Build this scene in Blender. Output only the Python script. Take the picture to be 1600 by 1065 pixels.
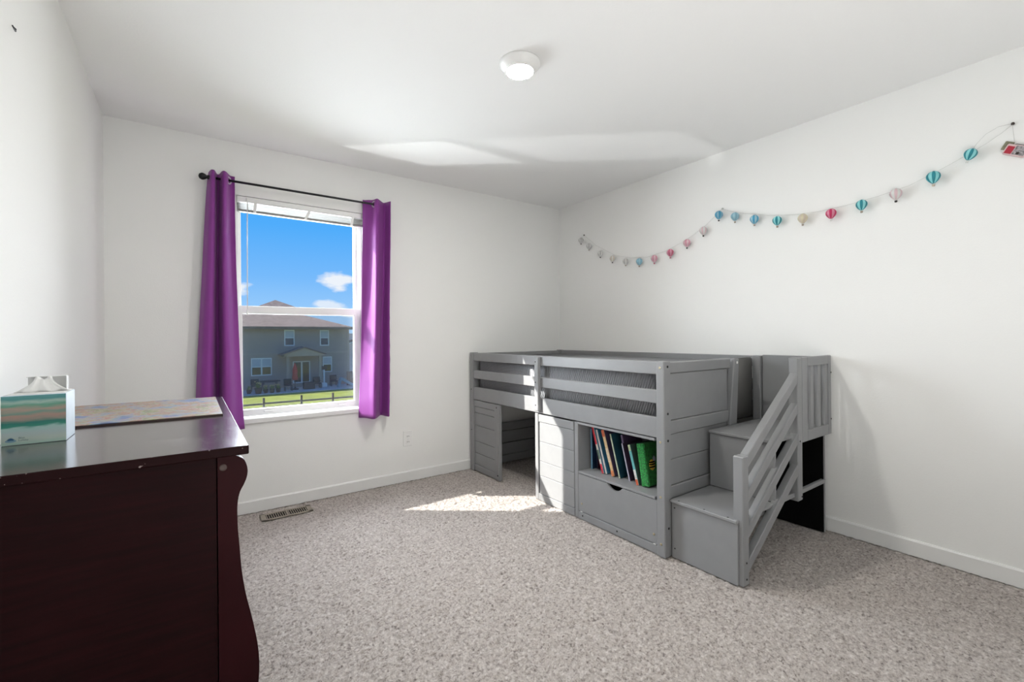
import bpy, bmesh, math, random
from mathutils import Vector, Matrix, Euler
random.seed(7)
R = math.radians
for o in list(bpy.data.objects):
    bpy.data.objects.remove(o)
SC = bpy.context.scene
COL = SC.collection

# ------------------------------------------------------------------ camera
# room axes: window wall y=0, right wall x=0, left wall x=-3.4585, z up, metres
W_L, W_F, H = -3.4585, -4.15, 2.44
cam_d = bpy.data.cameras.new('camera')
cam_d.sensor_width = 36.0
cam_d.lens = 705.8 / 1600 * 36.0
cam_d.shift_y = -7.16 / 1600
cam_d.clip_start = 0.02
cam_d.clip_end = 500
cam = bpy.data.objects.new('camera', cam_d)
COL.objects.link(cam)
cam.matrix_world = (Matrix.Translation((-3.0582, -3.4569, 1.1548)) @ Matrix.Rotation(-0.61856, 4, 'Z')
                    @ Matrix.Rotation(R(90), 4, 'X') @ Matrix.Rotation(-0.0084, 4, 'Z'))
SC.camera = cam

# ------------------------------------------------------------------ sky
world = bpy.data.worlds.new('sky')
SC.world = world
world.use_nodes = True
nt = world.node_tree
nt.nodes.clear()
N = nt.nodes.new
L = nt.links.new
w_out = N('ShaderNodeOutputWorld')
w_bg = N('ShaderNodeBackground')
L(w_bg.outputs[0], w_out.inputs[0])
tc = N('ShaderNodeTexCoord')
sep = N('ShaderNodeSeparateXYZ')
L(tc.outputs['Generated'], sep.inputs[0])
ramp = N('ShaderNodeValToRGB')
L(sep.outputs['Z'], ramp.inputs[0])
cr = ramp.color_ramp
cr.elements[0].position = 0.0
cr.elements[0].color = (0.42, 0.68, 1.0, 1)
cr.elements[1].position = 1.0
cr.elements[1].color = (0.05, 0.25, 0.80, 1)
for p, c in ((0.06, (0.32, 0.61, 1.0, 1)), (0.12, (0.195, 0.51, 1.0, 1)), (0.22, (0.085, 0.43, 1.0, 1)), (0.5, (0.06, 0.34, 0.95, 1))):
    e = cr.elements.new(p)
    e.color = c
wmap = N('ShaderNodeMapping')
wmap.inputs['Scale'].default_value = (9, 9, 22)
L(tc.outputs['Generated'], wmap.inputs[0])
wn = N('ShaderNodeTexNoise')
wn.inputs['Scale'].default_value = 2.6
wn.inputs['Detail'].default_value = 7
L(wmap.outputs[0], wn.inputs['Vector'])


def cloud_blob(d, sx, sz, strength):
    """a cloud at a direction, broken up by the noise"""
    v = N('ShaderNodeVectorMath')
    v.operation = 'SUBTRACT'
    L(tc.outputs['Generated'], v.inputs[0])
    v.inputs[1].default_value = d
    m = N('ShaderNodeVectorMath')
    m.operation = 'MULTIPLY'
    L(v.outputs[0], m.inputs[0])
    m.inputs[1].default_value = (1 / sx, 1 / sx, 1 / sz)
    ln = N('ShaderNodeVectorMath')
    ln.operation = 'LENGTH'
    L(m.outputs[0], ln.inputs[0])
    a = N('ShaderNodeMath')
    a.operation = 'MULTIPLY_ADD'          # noise*1.6 - length
    L(wn.outputs['Fac'], a.inputs[0])
    a.inputs[1].default_value = 1.9
    neg = N('ShaderNodeMath')
    neg.operation = 'MULTIPLY'
    L(ln.outputs['Value'], neg.inputs[0])
    neg.inputs[1].default_value = -1.0
    L(neg.outputs[0], a.inputs[2])
    mr = N('ShaderNodeMapRange')
    L(a.outputs[0], mr.inputs[0])
    mr.inputs[1].default_value = -0.12
    mr.inputs[2].default_value = 0.35
    mr.inputs[4].default_value = strength
    return mr.outputs[0]


prev = None
for args in (((0.2437, 0.9625, 0.1165), 0.036, 0.0175, 0.95), ((0.070, 0.993, 0.096), 0.026, 0.013, 0.9),
             ((0.232, 0.969, 0.066), 0.045, 0.0095, 0.75), ((0.30, 0.95, 0.05), 0.06, 0.012, 0.7),
             ((-0.25, 0.96, 0.14), 0.08, 0.03, 0.9), ((0.55, 0.82, 0.16), 0.08, 0.03, 0.9)):
    o_ = cloud_blob(*args)
    if prev is None:
        prev = o_
    else:
        mx = N('ShaderNodeMath')
        mx.operation = 'MAXIMUM'
        L(prev, mx.inputs[0])
        L(o_, mx.inputs[1])
        prev = mx.outputs[0]
wmix = N('ShaderNodeMixRGB')
L(prev, wmix.inputs[0])
L(ramp.outputs[0], wmix.inputs[1])
wmix.inputs[2].default_value = (0.93, 0.95, 1.0, 1)
L(wmix.outputs[0], w_bg.inputs[0])
w_bg.inputs[1].default_value = 0.96

# ------------------------------------------------------------------ lamps
SUN_DIR = Vector((1.28, -1.0, -1.16)).normalized()
sd = bpy.data.lights.new('sun', 'SUN')
sd.energy = 15.0
sd.angle = R(0.53)
sd.color = (1.0, 0.95, 0.88)
sun = bpy.data.objects.new('sun', sd)
COL.objects.link(sun)
sun.location = (-20, 20, 20)
sun.rotation_euler = SUN_DIR.to_track_quat('-Z', 'Y').to_euler()


def area_light(name, loc, direction, sx, sy, energy, color):
    d = bpy.data.lights.new(name, 'AREA')
    d.shape = 'RECTANGLE'
    d.size, d.size_y = sx, sy
    d.energy = energy
    d.color = color
    o = bpy.data.objects.new(name, d)
    COL.objects.link(o)
    o.location = loc
    o.rotation_euler = Vector(direction).to_track_quat('-Z', 'Y').to_euler()
    return o


# added area lamp outside the window, shining in to strengthen the daylight
area_light('window_fill', (-2.45, 1.45, 1.70), (0.62, -1, -0.20), 2.9, 2.6, 530.0, (0.90, 0.95, 1.0))
# added fill lamp behind the camera, aimed up to brighten ceiling and walls
area_light('ceiling_fill', (-2.15, -3.70, 0.40), (0.0, 0.10, 1), 1.1, 0.8, 18.0, (1.0, 0.98, 0.95))

# assumed spot lamp low in the yard, imitating sun reflected onto the ceiling
gd = bpy.data.lights.new('assumed_glint', 'SPOT')
gd.energy = 950.0
gd.spot_size = R(26)
gd.spot_blend = 0.15
gd.shadow_soft_size = 0.05
gl_ = bpy.data.objects.new('assumed_glint', gd)
COL.objects.link(gl_)
gl_.location = (-7.0, 3.7, -2.80)
gl_.rotation_euler = (Vector((-2.39, .1, 1.36)) - gl_.location).to_track_quat('-Z', 'Y').to_euler()

SC.view_settings.view_transform = 'Standard'
SC.view_settings.look = 'None'
SC.view_settings.gamma = 1.0
SC.view_settings.use_curve_mapping = False
SC.view_settings.exposure = 0.07

# ------------------------------------------------------------------ helpers
WLOC = {}


def bmnew():
    return bmesh.new()


def box(bm, x0, x1, y0, y1, z0, z1, bev=0.0, mi=0, M=None):
    v = [bm.verts.new((x, y, z)) for x in (x0, x1) for y in (y0, y1) for z in (z0, z1)]
    fs = [bm.faces.new([v[i] for i in q]) for q in
          ((0, 1, 3, 2), (4, 6, 7, 5), (0, 4, 5, 1), (2, 3, 7, 6), (0, 2, 6, 4), (1, 5, 7, 3))]
    for f in fs:
        f.material_index = mi
    if bev > 0:
        es = set(e for f in fs for e in f.edges)
        r = bmesh.ops.bevel(bm, geom=list(es), offset=bev, segments=1, affect='EDGES', clamp_overlap=True)
        if M is not None:
            vs = set(w for f in fs if f.is_valid for w in f.verts) | set(w for f in r['faces'] for w in f.verts)
            for w in vs:
                w.co = M @ w.co
    elif M is not None:
        for w in v:
            w.co = M @ w.co
    return bm


def B(*a, **k):
    return box(bmnew(), *a, **k)


def prism(bm, pts, axis, a0, a1, mi=0):
    """extrude a 2D outline along an axis; pts are the two other coordinates in xyz order"""
    def P(p, a):
        return {0: (a, p[0], p[1]), 1: (p[0], a, p[1]), 2: (p[0], p[1], a)}[axis]
    A = [bm.verts.new(P(p, a0)) for p in pts]
    C = [bm.verts.new(P(p, a1)) for p in pts]
    n = len(pts)
    fs = [bm.faces.new(A), bm.faces.new(C[::-1])]
    for i in range(n):
        fs.append(bm.faces.new((A[i], C[i], C[(i + 1) % n], A[(i + 1) % n])))
    for f in fs:
        f.material_index = mi
    bmesh.ops.recalc_face_normals(bm, faces=fs)
    return bm


def tube(bm, pts, r, n=8, cap=True, mi=0):
    pts = [Vector(p) for p in pts]
    rings = []
    for i, p in enumerate(pts):
        t = (pts[min(i + 1, len(pts) - 1)] - pts[max(i - 1, 0)]).normalized()
        a = t.cross(Vector((0, 0, 1)))
        if a.length < 1e-3:
            a = t.cross(Vector((1, 0, 0)))
        a.normalize()
        b = t.cross(a)
        rr = r[i] if isinstance(r, (list, tuple)) else r
        rings.append([bm.verts.new(p + a * rr * math.cos(2 * math.pi * k / n) + b * rr * math.sin(2 * math.pi * k / n)) for k in range(n)])
    fs = []
    for i in range(len(rings) - 1):
        for k in range(n):
            f = bm.faces.new((rings[i][k], rings[i][(k + 1) % n], rings[i + 1][(k + 1) % n], rings[i + 1][k]))
            f.smooth = True
            fs.append(f)
    if cap:
        fs.append(bm.faces.new(rings[0][::-1]))
        fs.append(bm.faces.new(rings[-1]))
    for f in fs:
        f.material_index = mi
    bmesh.ops.recalc_face_normals(bm, faces=fs)
    return bm


def lathe(bm, prof, n=24, c=(0, 0, 0), stripe=None, axis='Z'):
    """prof: list of (r, z); stripe(k) gives the material of segment k"""
    rings = []
    for r, z in prof:
        ring = []
        for k in range(n):
            a = 2 * math.pi * k / n
            q = (r * math.cos(a), r * math.sin(a), z)
            if axis == 'Y':
                q = (q[0], z, q[1])
            if axis == 'X':
                q = (z, q[0], q[1])
            ring.append(bm.verts.new((q[0] + c[0], q[1] + c[1], q[2] + c[2])))
        rings.append(ring)
    fs = []
    for i in range(len(rings) - 1):
        for k in range(n):
            f = bm.faces.new((rings[i][k], rings[i][(k + 1) % n], rings[i + 1][(k + 1) % n], rings[i + 1][k]))
            f.smooth = True
            if stripe:
                f.material_index = stripe(k)
            fs.append(f)
    fs.append(bm.faces.new(rings[0][::-1]))
    fs.append(bm.faces.new(rings[-1]))
    bmesh.ops.recalc_face_normals(bm, faces=fs)
    return bm


def obj(name, bm, mat, parent=None, local=False, smooth=False, kind=None, label=None):
    """one mesh object; vertices are given in world coordinates (or the parent's own when local)"""
    me = bpy.data.meshes.new(name)
    xs = [v.co for v in bm.verts]
    lo = Vector((min(v.x for v in xs), min(v.y for v in xs), min(v.z for v in xs)))
    hi = Vector((max(v.x for v in xs), max(v.y for v in xs), max(v.z for v in xs)))
    c = (lo + hi) / 2
    c.z = lo.z
    for v in bm.verts:
        v.co -= c
    if smooth:
        for f in bm.faces:
            f.smooth = True
    bm.to_mesh(me)
    bm.free()
    for m in (mat if isinstance(mat, (list, tuple)) else [mat]):
        me.materials.append(m)
    o = bpy.data.objects.new(name, me)
    COL.objects.link(o)
    if parent is not None:
        o.parent = parent
        o.location = c if local else c - WLOC[parent.name]
    else:
        o.location = c
    WLOC[o.name] = c.copy()
    if kind:
        o['kind'] = kind
    if label:
        o['label'] = label
    return o


def thing(name, label, cat, loc, group=None, rot=None):
    o = bpy.data.objects.new(name, None)
    o.empty_display_size = 0.05
    COL.objects.link(o)
    o.location = loc
    if rot:
        o.rotation_euler = rot
    WLOC[o.name] = Vector(loc)
    if label:
        o['label'] = label
    if cat:
        o['category'] = cat
    if group:
        o['group'] = group
    return o


def tag(o, label, cat, group=None):
    o['label'] = label
    o['category'] = cat
    if group:
        o['group'] = group
    return o


# ------------------------------------------------------------------ materials
def mat(name, col, rough=0.5, metal=0.0, spec=0.5, bump=None, vary=None, coat=0.0, sheen=0.0, emit=None, trans=0.0):
    """bump=(scale, strength, distance); vary=(scale, amount) modulates the colour with noise"""
    m = bpy.data.materials.new(name)
    m.use_nodes = True
    t = m.node_tree
    p = t.nodes['Principled BSDF']
    p.inputs['Base Color'].default_value = (*col, 1)
    p.inputs['Roughness'].default_value = rough
    p.inputs['Metallic'].default_value = metal
    p.inputs['Specular IOR Level'].default_value = spec
    p.inputs['Coat Weight'].default_value = coat
    p.inputs['Coat Roughness'].default_value = 0.12
    p.inputs['Sheen Weight'].default_value = sheen
    p.inputs['Transmission Weight'].default_value = trans
    if emit:
        p.inputs['Emission Color'].default_value = (*emit[0], 1)
        p.inputs['Emission Strength'].default_value = emit[1]
    co = t.nodes.new('ShaderNodeTexCoord')
    if vary:
        n = t.nodes.new('ShaderNodeTexNoise')
        n.inputs['Scale'].default_value = vary[0]
        n.inputs['Detail'].default_value = 4
        t.links.new(co.outputs['Object'], n.inputs['Vector'])
        r = t.nodes.new('ShaderNodeValToRGB')
        r.color_ramp.elements[0].position = 0.3
        r.color_ramp.elements[1].position = 0.7
        a = vary[1]
        r.color_ramp.elements[0].color = (*[max(0, c * (1 - a)) for c in col], 1)
        r.color_ramp.elements[1].color = (*[min(1, c * (1 + a)) for c in col], 1)
        t.links.new(n.outputs['Fac'], r.inputs[0])
        t.links.new(r.outputs[0], p.inputs['Base Color'])
    if bump:
        n = t.nodes.new('ShaderNodeTexNoise')
        n.inputs['Scale'].default_value = bump[0]
        n.inputs['Detail'].default_value = 3
        t.links.new(co.outputs['Object'], n.inputs['Vector'])
        b = t.nodes.new('ShaderNodeBump')
        b.inputs['Strength'].default_value = bump[1]
        b.inputs['Distance'].default_value = bump[2]
        t.links.new(n.outputs['Fac'], b.inputs['Height'])
        t.links.new(b.outputs[0], p.inputs['Normal'])
    return m


M_WALL = mat('wall_paint', (0.87, 0.87, 0.855), 0.75, spec=0.25, bump=(140, 0.12, 0.004))
M_CEIL = mat('ceiling_paint', (0.92, 0.92, 0.915), 0.85, spec=0.2, bump=(110, 0.15, 0.004))
M_TRIM = mat('white_trim', (0.82, 0.82, 0.81), 0.4, vary=(6, 0.015))
M_VINYL = mat('white_vinyl', (0.86, 0.86, 0.86), 0.35, vary=(8, 0.01))
M_GREY = mat('grey_paint', (0.262, 0.265, 0.272), 0.38, spec=0.4, vary=(14, 0.03), bump=(60, 0.03, 0.002))
M_BLACKP = mat('black_board', (0.005, 0.005, 0.005), 0.7, spec=0.06, vary=(10, 0.2))
M_BRASS = mat('bolt_metal', (0.55, 0.47, 0.33), 0.35, metal=0.9, vary=(90, 0.1))
M_DARKM = mat('dark_metal', (0.02, 0.02, 0.022), 0.4, metal=0.4, vary=(60, 0.2))
M_ROD = mat('black_rod', (0.010, 0.010, 0.012), 0.35, metal=0.3, vary=(60, 0.2))
M_CHROME = mat('chrome', (0.7, 0.7, 0.72), 0.42, metal=1.0, vary=(60, 0.05))
M_PURP = mat('purple_satin', (0.245, 0.042, 0.272), 0.58, spec=0.35, sheen=0.1, bump=(260, 0.05, 0.002), vary=(5, 0.06))
M_WHITE = mat('white_plastic', (0.85, 0.85, 0.84), 0.35, vary=(10, 0.01))
M_BLIND = mat('blind_slat', (0.26, 0.25, 0.24), 0.45, vary=(10, 0.02))  # shade put into the colour: white slats and bottom rail darkened to grey


def wood_material():
    m = mat('dark_cherry_wood', (0.016, 0.0035, 0.004), 0.48, spec=0.09, coat=0.0)
    t = m.node_tree
    p = t.nodes['Principled BSDF']
    co = t.nodes.new('ShaderNodeTexCoord')
    mp = t.nodes.new('ShaderNodeMapping')
    mp.inputs['Scale'].default_value = (3, 3, 40)
    t.links.new(co.outputs['Object'], mp.inputs[0])
    n = t.nodes.new('ShaderNodeTexNoise')
    n.inputs['Scale'].default_value = 2.0
    n.inputs['Detail'].default_value = 6
    t.links.new(mp.outputs[0], n.inputs['Vector'])
    r = t.nodes.new('ShaderNodeValToRGB')
    r.color_ramp.elements[0].position = 0.35
    r.color_ramp.elements[0].color = (0.0095, 0.0018, 0.0024, 1)
    r.color_ramp.elements[1].position = 0.68
    r.color_ramp.elements[1].color = (0.0170, 0.0026, 0.0036, 1)
    t.links.new(n.outputs['Fac'], r.inputs[0])
    t.links.new(r.outputs[0], p.inputs['Base Color'])
    return m


M_WOOD = wood_material()


def wood_top_material():
    """the worn, glossy dresser top: scuffs and wipe marks near its front corner"""
    m = mat('worn_cherry_top', (0.02, 0.006, 0.007), 0.2, spec=1.0, coat=0.6)
    t = m.node_tree
    p = t.nodes['Principled BSDF']
    co = t.nodes.new('ShaderNodeTexCoord')
    mp = t.nodes.new('ShaderNodeMapping')
    mp.inputs['Scale'].default_value = (16, 5, 5)
    mp.inputs['Rotation'].default_value = (0, 0, 0.5)
    t.links.new(co.outputs['Object'], mp.inputs[0])
    n = t.nodes.new('ShaderNodeTexNoise')
    n.inputs['Scale'].default_value = 1.6
    n.inputs['Detail'].default_value = 8
    n.inputs['Roughness'].default_value = 0.7
    t.links.new(mp.outputs[0], n.inputs['Vector'])
    r = t.nodes.new('ShaderNodeMapRange')
    r.inputs[1].default_value = 0.50
    r.inputs[2].default_value = 0.64
    t.links.new(n.outputs['Fac'], r.inputs[0])
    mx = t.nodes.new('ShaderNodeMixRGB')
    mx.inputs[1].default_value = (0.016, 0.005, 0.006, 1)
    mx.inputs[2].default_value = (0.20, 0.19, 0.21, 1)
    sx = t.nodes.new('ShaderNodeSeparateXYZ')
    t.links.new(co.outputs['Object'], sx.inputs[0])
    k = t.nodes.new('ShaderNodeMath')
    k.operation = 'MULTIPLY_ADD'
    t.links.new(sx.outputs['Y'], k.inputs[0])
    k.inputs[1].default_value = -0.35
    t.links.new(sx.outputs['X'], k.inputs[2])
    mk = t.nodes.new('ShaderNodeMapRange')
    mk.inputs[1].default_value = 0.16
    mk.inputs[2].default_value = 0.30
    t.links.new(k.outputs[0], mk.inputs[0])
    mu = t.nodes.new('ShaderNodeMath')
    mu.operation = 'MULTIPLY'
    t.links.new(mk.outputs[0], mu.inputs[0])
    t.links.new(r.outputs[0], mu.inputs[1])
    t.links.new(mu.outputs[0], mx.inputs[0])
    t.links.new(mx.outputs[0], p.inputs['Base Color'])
    r2 = t.nodes.new('ShaderNodeMapRange')
    r2.inputs[3].default_value = 0.19
    r2.inputs[4].default_value = 0.26
    t.links.new(n.outputs['Fac'], r2.inputs[0])
    t.links.new(r2.outputs[0], p.inputs['Roughness'])
    return m


M_WTOP = wood_top_material()
M_STILE = mat('reddish_cherry_wood', (0.022, 0.0032, 0.0048), 0.45, spec=0.09, vary=(5, .25))


def chipped_edge_material():
    """dark slab edge with a few pale paint chips"""
    m = mat('chipped_cherry_edge', (0.013, 0.0025, 0.0032), 0.45, spec=0.09)
    t = m.node_tree
    p = t.nodes['Principled BSDF']
    co = t.nodes.new('ShaderNodeTexCoord')
    v = t.nodes.new('ShaderNodeTexNoise')
    v.inputs['Scale'].default_value = 75
    v.inputs['Detail'].default_value = 3
    t.links.new(co.outputs['Object'], v.inputs['Vector'])
    r = t.nodes.new('ShaderNodeMapRange')
    r.inputs[1].default_value = .672
    r.inputs[2].default_value = .69
    t.links.new(v.outputs['Fac'], r.inputs[0])
    mx = t.nodes.new('ShaderNodeMixRGB')
    mx.inputs[1].default_value = (0.013, 0.0025, 0.0032, 1)
    mx.inputs[2].default_value = (.24, .20, .19, 1)
    t.links.new(r.outputs[0], mx.inputs[0])
    t.links.new(mx.outputs[0], p.inputs['Base Color'])
    return m


M_EDGE = chipped_edge_material()


def carpet_material():
    m = mat('speckled_carpet', (0.46, 0.42, 0.39), 0.95, spec=0.1)
    t = m.node_tree
    p = t.nodes['Principled BSDF']
    p.inputs['Sheen Weight'].default_value = 0.25
    co = t.nodes.new('ShaderNodeTexCoord')
    v = t.nodes.new('ShaderNodeTexVoronoi')
    v.inputs['Scale'].default_value = 120
    t.links.new(co.outputs['Object'], v.inputs['Vector'])
    n = t.nodes.new('ShaderNodeTexNoise')
    n.inputs['Scale'].default_value = 75
    n.inputs['Detail'].default_value = 6
    n.inputs['Roughness'].default_value = 0.75
    t.links.new(co.outputs['Object'], n.inputs['Vector'])
    r = t.nodes.new('ShaderNodeValToRGB')
    e = r.color_ramp.elements
    e[0].position = 0.35
    e[0].color = (0.17, 0.135, 0.125, 1)
    e[1].position = 0.68
    e[1].color = (0.80, 0.745, 0.71, 1)
    q = e.new(0.455)
    q.color = (0.49, 0.43, 0.395, 1)
    q = e.new(0.54)
    q.color = (0.60, 0.54, 0.505, 1)
    t.links.new(n.outputs['Fac'], r.inputs[0])
    mx = t.nodes.new('ShaderNodeMixRGB')
    mx.blend_type = 'MULTIPLY'
    mx.inputs[0].default_value = 0.35
    t.links.new(r.outputs[0], mx.inputs[1])
    sp = t.nodes.new('ShaderNodeSeparateColor')
    t.links.new(v.outputs['Color'], sp.inputs[0])
    r3 = t.nodes.new('ShaderNodeValToRGB')
    r3.color_ramp.elements[0].color = (0.45, 0.42, 0.40, 1)
    r3.color_ramp.elements[1].color = (1, 1, 1, 1)
    r3.color_ramp.elements[1].position = 0.5
    t.links.new(sp.outputs[0], r3.inputs[0])
    t.links.new(r3.outputs[0], mx.inputs[2])
    t.links.new(mx.outputs[0], p.inputs['Base Color'])
    b = t.nodes.new('ShaderNodeBump')
    b.inputs['Strength'].default_value = 0.8
    b.inputs['Distance'].default_value = 0.012
    t.links.new(n.outputs['Fac'], b.inputs['Height'])
    t.links.new(b.outputs[0], p.inputs['Normal'])
    return m


M_CARPET = carpet_material()


def glass_material():
    m = bpy.data.materials.new('window_glass')
    m.use_nodes = True
    t = m.node_tree
    t.nodes.clear()
    o = t.nodes.new('ShaderNodeOutputMaterial')
    mx = t.nodes.new('ShaderNodeMixShader')
    tr = t.nodes.new('ShaderNodeBsdfTransparent')
    tr.inputs[0].default_value = (0.97, 0.98, 0.98, 1)
    gl = t.nodes.new('ShaderNodeBsdfGlossy')
    gl.inputs['Roughness'].default_value = 0.02
    lw = t.nodes.new('ShaderNodeLayerWeight')
    pw = t.nodes.new('ShaderNodeMath')
    pw.operation = 'POWER'
    pw.inputs[1].default_value = 5.0
    t.links.new(lw.outputs['Facing'], pw.inputs[0])
    t.links.new(pw.outputs[0], mx.inputs[0])
    t.links.new(tr.outputs[0], mx.inputs[1])
    t.links.new(gl.outputs[0], mx.inputs[2])
    t.links.new(mx.outputs[0], o.inputs[0])
    return m


M_GLASS = glass_material()


def screen_material():
    m = bpy.data.materials.new('insect_mesh')
    m.use_nodes = True
    t = m.node_tree
    t.nodes.clear()
    o = t.nodes.new('ShaderNodeOutputMaterial')
    mx = t.nodes.new('ShaderNodeMixShader')
    mx.inputs[0].default_value = 0.15
    tr = t.nodes.new('ShaderNodeBsdfTransparent')
    di = t.nodes.new('ShaderNodeBsdfDiffuse')
    di.inputs[0].default_value = (0.13, 0.13, 0.14, 1)
    t.links.new(tr.outputs[0], mx.inputs[1])
    t.links.new(di.outputs[0], mx.inputs[2])
    t.links.new(mx.outputs[0], o.inputs[0])
    return m


M_SCREEN = screen_material()


def quilt_material():
    m = mat('ribbed_grey_quilt', (0.270, 0.275, 0.292), 0.9, spec=0.15, sheen=0.2)
    t = m.node_tree
    p = t.nodes['Principled BSDF']
    co = t.nodes.new('ShaderNodeTexCoord')
    mp = t.nodes.new('ShaderNodeMapping')
    mp.inputs['Rotation'].default_value = (R(-20), 0, 0)
    t.links.new(co.outputs['Object'], mp.inputs[0])
    w = t.nodes.new('ShaderNodeTexWave')
    w.bands_direction = 'Y'
    w.inputs['Scale'].default_value = 20
    w.inputs['Distortion'].default_value = 1.2
    w.inputs['Detail'].default_value = 2
    w.inputs['Detail Scale'].default_value = 3
    t.links.new(mp.outputs[0], w.inputs['Vector'])
    b = t.nodes.new('ShaderNodeBump')
    b.inputs['Strength'].default_value = 0.65
    b.inputs['Distance'].default_value = 0.010
    t.links.new(w.outputs['Fac'], b.inputs['Height'])
    t.links.new(b.outputs[0], p.inputs['Normal'])
    return m


M_QUILT = quilt_material()

# ------------------------------------------------------------------ room shell
def carpet_floor():
    """carpet with real pile relief: a fine grid with random tuft heights"""
    c = 0.0095
    nx = int((0 - W_L) / c) + 1
    ny = int((0 - W_F) / c) + 1
    rnd = random.Random(3)
    vs = []
    for j in range(ny + 1):
        for i in range(nx + 1):
            edge = i in (0, nx) or j in (0, ny)
            vs.append((W_L + (0 - W_L) * i / nx + (0 if edge else rnd.uniform(-.003, .003)),
                       W_F + (0 - W_F) * j / ny + (0 if edge else rnd.uniform(-.003, .003)),
                       -0.0005 - (0.011 * rnd.random() ** 1.3)))
    fs = []
    for j in range(ny):
        for i in range(nx):
            a = j * (nx + 1) + i
            fs.append((a, a + 1, a + nx + 2, a + nx + 1))
    me = bpy.data.meshes.new('floor')
    me.from_pydata(vs, [], fs)
    me.polygons.foreach_set('use_smooth', [True] * len(fs))
    me.materials.append(M_CARPET)
    o = bpy.data.objects.new('floor', me)
    COL.objects.link(o)
    o['kind'] = 'structure'
    o['label'] = 'beige and grey speckled cut-pile carpet'
    return o


carpet_floor()


def struct(name, bm, m, parent=None, label=None):
    return obj(name, bm, m, parent, kind=None if parent else 'structure', label=label)


struct('ceiling', B(W_L - .12, .12, W_F - .12, .16, H, H + .1), M_CEIL, label='white ceiling with fine texture')
struct('wall_left', B(W_L - .12, W_L, W_F - .12, .16, -.05, H), M_WALL, label='white painted wall behind the dresser')
struct('wall_right', B(0, .12, W_F - .12, .16, -.05, H), M_WALL, label='white painted wall behind the bed')
struct('wall_front', B(W_L, 0, W_F - .12, W_F, -.05, H), M_WALL, label='white wall behind the camera')
WX0, WX1, WZ0, WZ1 = -2.815, -1.965, 0.590, 2.105
bm = bmnew()
box(bm, W_L, WX0, 0, .16, -.05, H)
box(bm, WX1, 0, 0, .16, -.05, H)
box(bm, WX0, WX1, 0, .16, -.05, WZ0)
box(bm, WX0, WX1, 0, .16, WZ1, H)
struct('wall_back', bm, M_WALL, label='white painted wall with the window')


def baseboard(name, ax, a0, a1, at, out, label):
    """flat board with an eased top edge"""
    t, h = .013, .082
    prof = [(at, 0), (at + out * t, 0), (at + out * t, h - .008), (at + out * (t - .006), h), (at, h)]
    bm = bmnew()
    if ax == 'x':
        prism(bm, prof, 0, a0, a1)
    else:
        prism(bm, prof, 1, a0, a1)
    struct(name, bm, M_TRIM, label=label)


baseboard('baseboard_back', 'x', W_L, 0, 0.0, -1, 'white baseboard under the window')
baseboard('baseboard_right', 'y', W_F, -.013, 0.0, -1, 'white baseboard on the right wall')
baseboard('baseboard_left', 'y', W_F, -.013, W_L, 1, 'white baseboard on the left wall')

# ------------------------------------------------------------------ window
win = thing('window_1', 'white vinyl single-hung window between purple curtains', None, (-2.39, .08, WZ0))
win['kind'] = 'structure'
bm = bmnew()
for a in ((WX0, WX0 + .026, .075, .14, WZ0, WZ1), (WX1 - .036, WX1, .075, .14, WZ0, WZ1),
          (WX0, WX1, .075, .14, WZ1 - .035, WZ1), (WX0, WX1, .075, .14, WZ0, WZ0 + .035)):
    box(bm, *a, bev=.003)
obj('window_frame', bm, M_VINYL, win)
up = obj('upper_sash', (lambda b: [box(b, *a, bev=.003) for a in (
    (WX0 + .022, WX0 + .040, .105, .13, 1.34, WZ1 - .03), (WX1 - .060, WX1 - .030, .105, .13, 1.34, WZ1 - .03),
    (WX0 + .0228, WX1 - .031, .1056, .1294, 2.052, WZ1 - .031), (WX0 + .0228, WX1 - .031, .1056, .1294, 1.341, 1.372))] and b)(bmnew()), M_VINYL, win)
obj('pane', B(WX0 + .03, WX1 - .045, .116, .119, 1.36, 2.04), M_GLASS, up)
lo_ = obj('lower_sash', (lambda b: [box(b, *a, bev=.004) for a in (
    (WX0 + .012, WX0 + .042, .062, .095, .628, 1.378), (WX1 - .072, WX1 - .022, .062, .095, .628, 1.378),
    (WX0 + .0128, WX1 - .0228, .0628, .0942, 1.3228, 1.3773), (WX0 + .0128, WX1 - .0228, .0628, .0942, .6287, .676))] and b)(bmnew()), M_VINYL, win)
obj('pane', B(WX0 + .035, WX1 - .06, .077, .080, .665, 1.33), M_GLASS, lo_)
for x in (-2.62, -2.13):
    obj('lift_tab', B(x - .03, x + .03, .052, .064, .650, .662, bev=.003), M_VINYL, lo_)
obj('insect_screen', B(WX0 + .02, WX1 - .03, .1345, .1350, .62, 1.345), M_SCREEN, win)
obj('window_sill', B(WX0, WX1, -.016, .078, WZ0, .624, bev=.004), M_TRIM, win)
bm = bmnew()
box(bm, WX0 - .0005, WX0 + .006, 0.001, .076, .622, WZ1)
box(bm, WX1 - .006, WX1 + .0005, 0.001, .076, .622, WZ1)
box(bm, WX0, WX1, 0.001, .076, WZ1 - .006, WZ1 + .0005)
obj('jamb', bm, M_TRIM, win)

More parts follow.
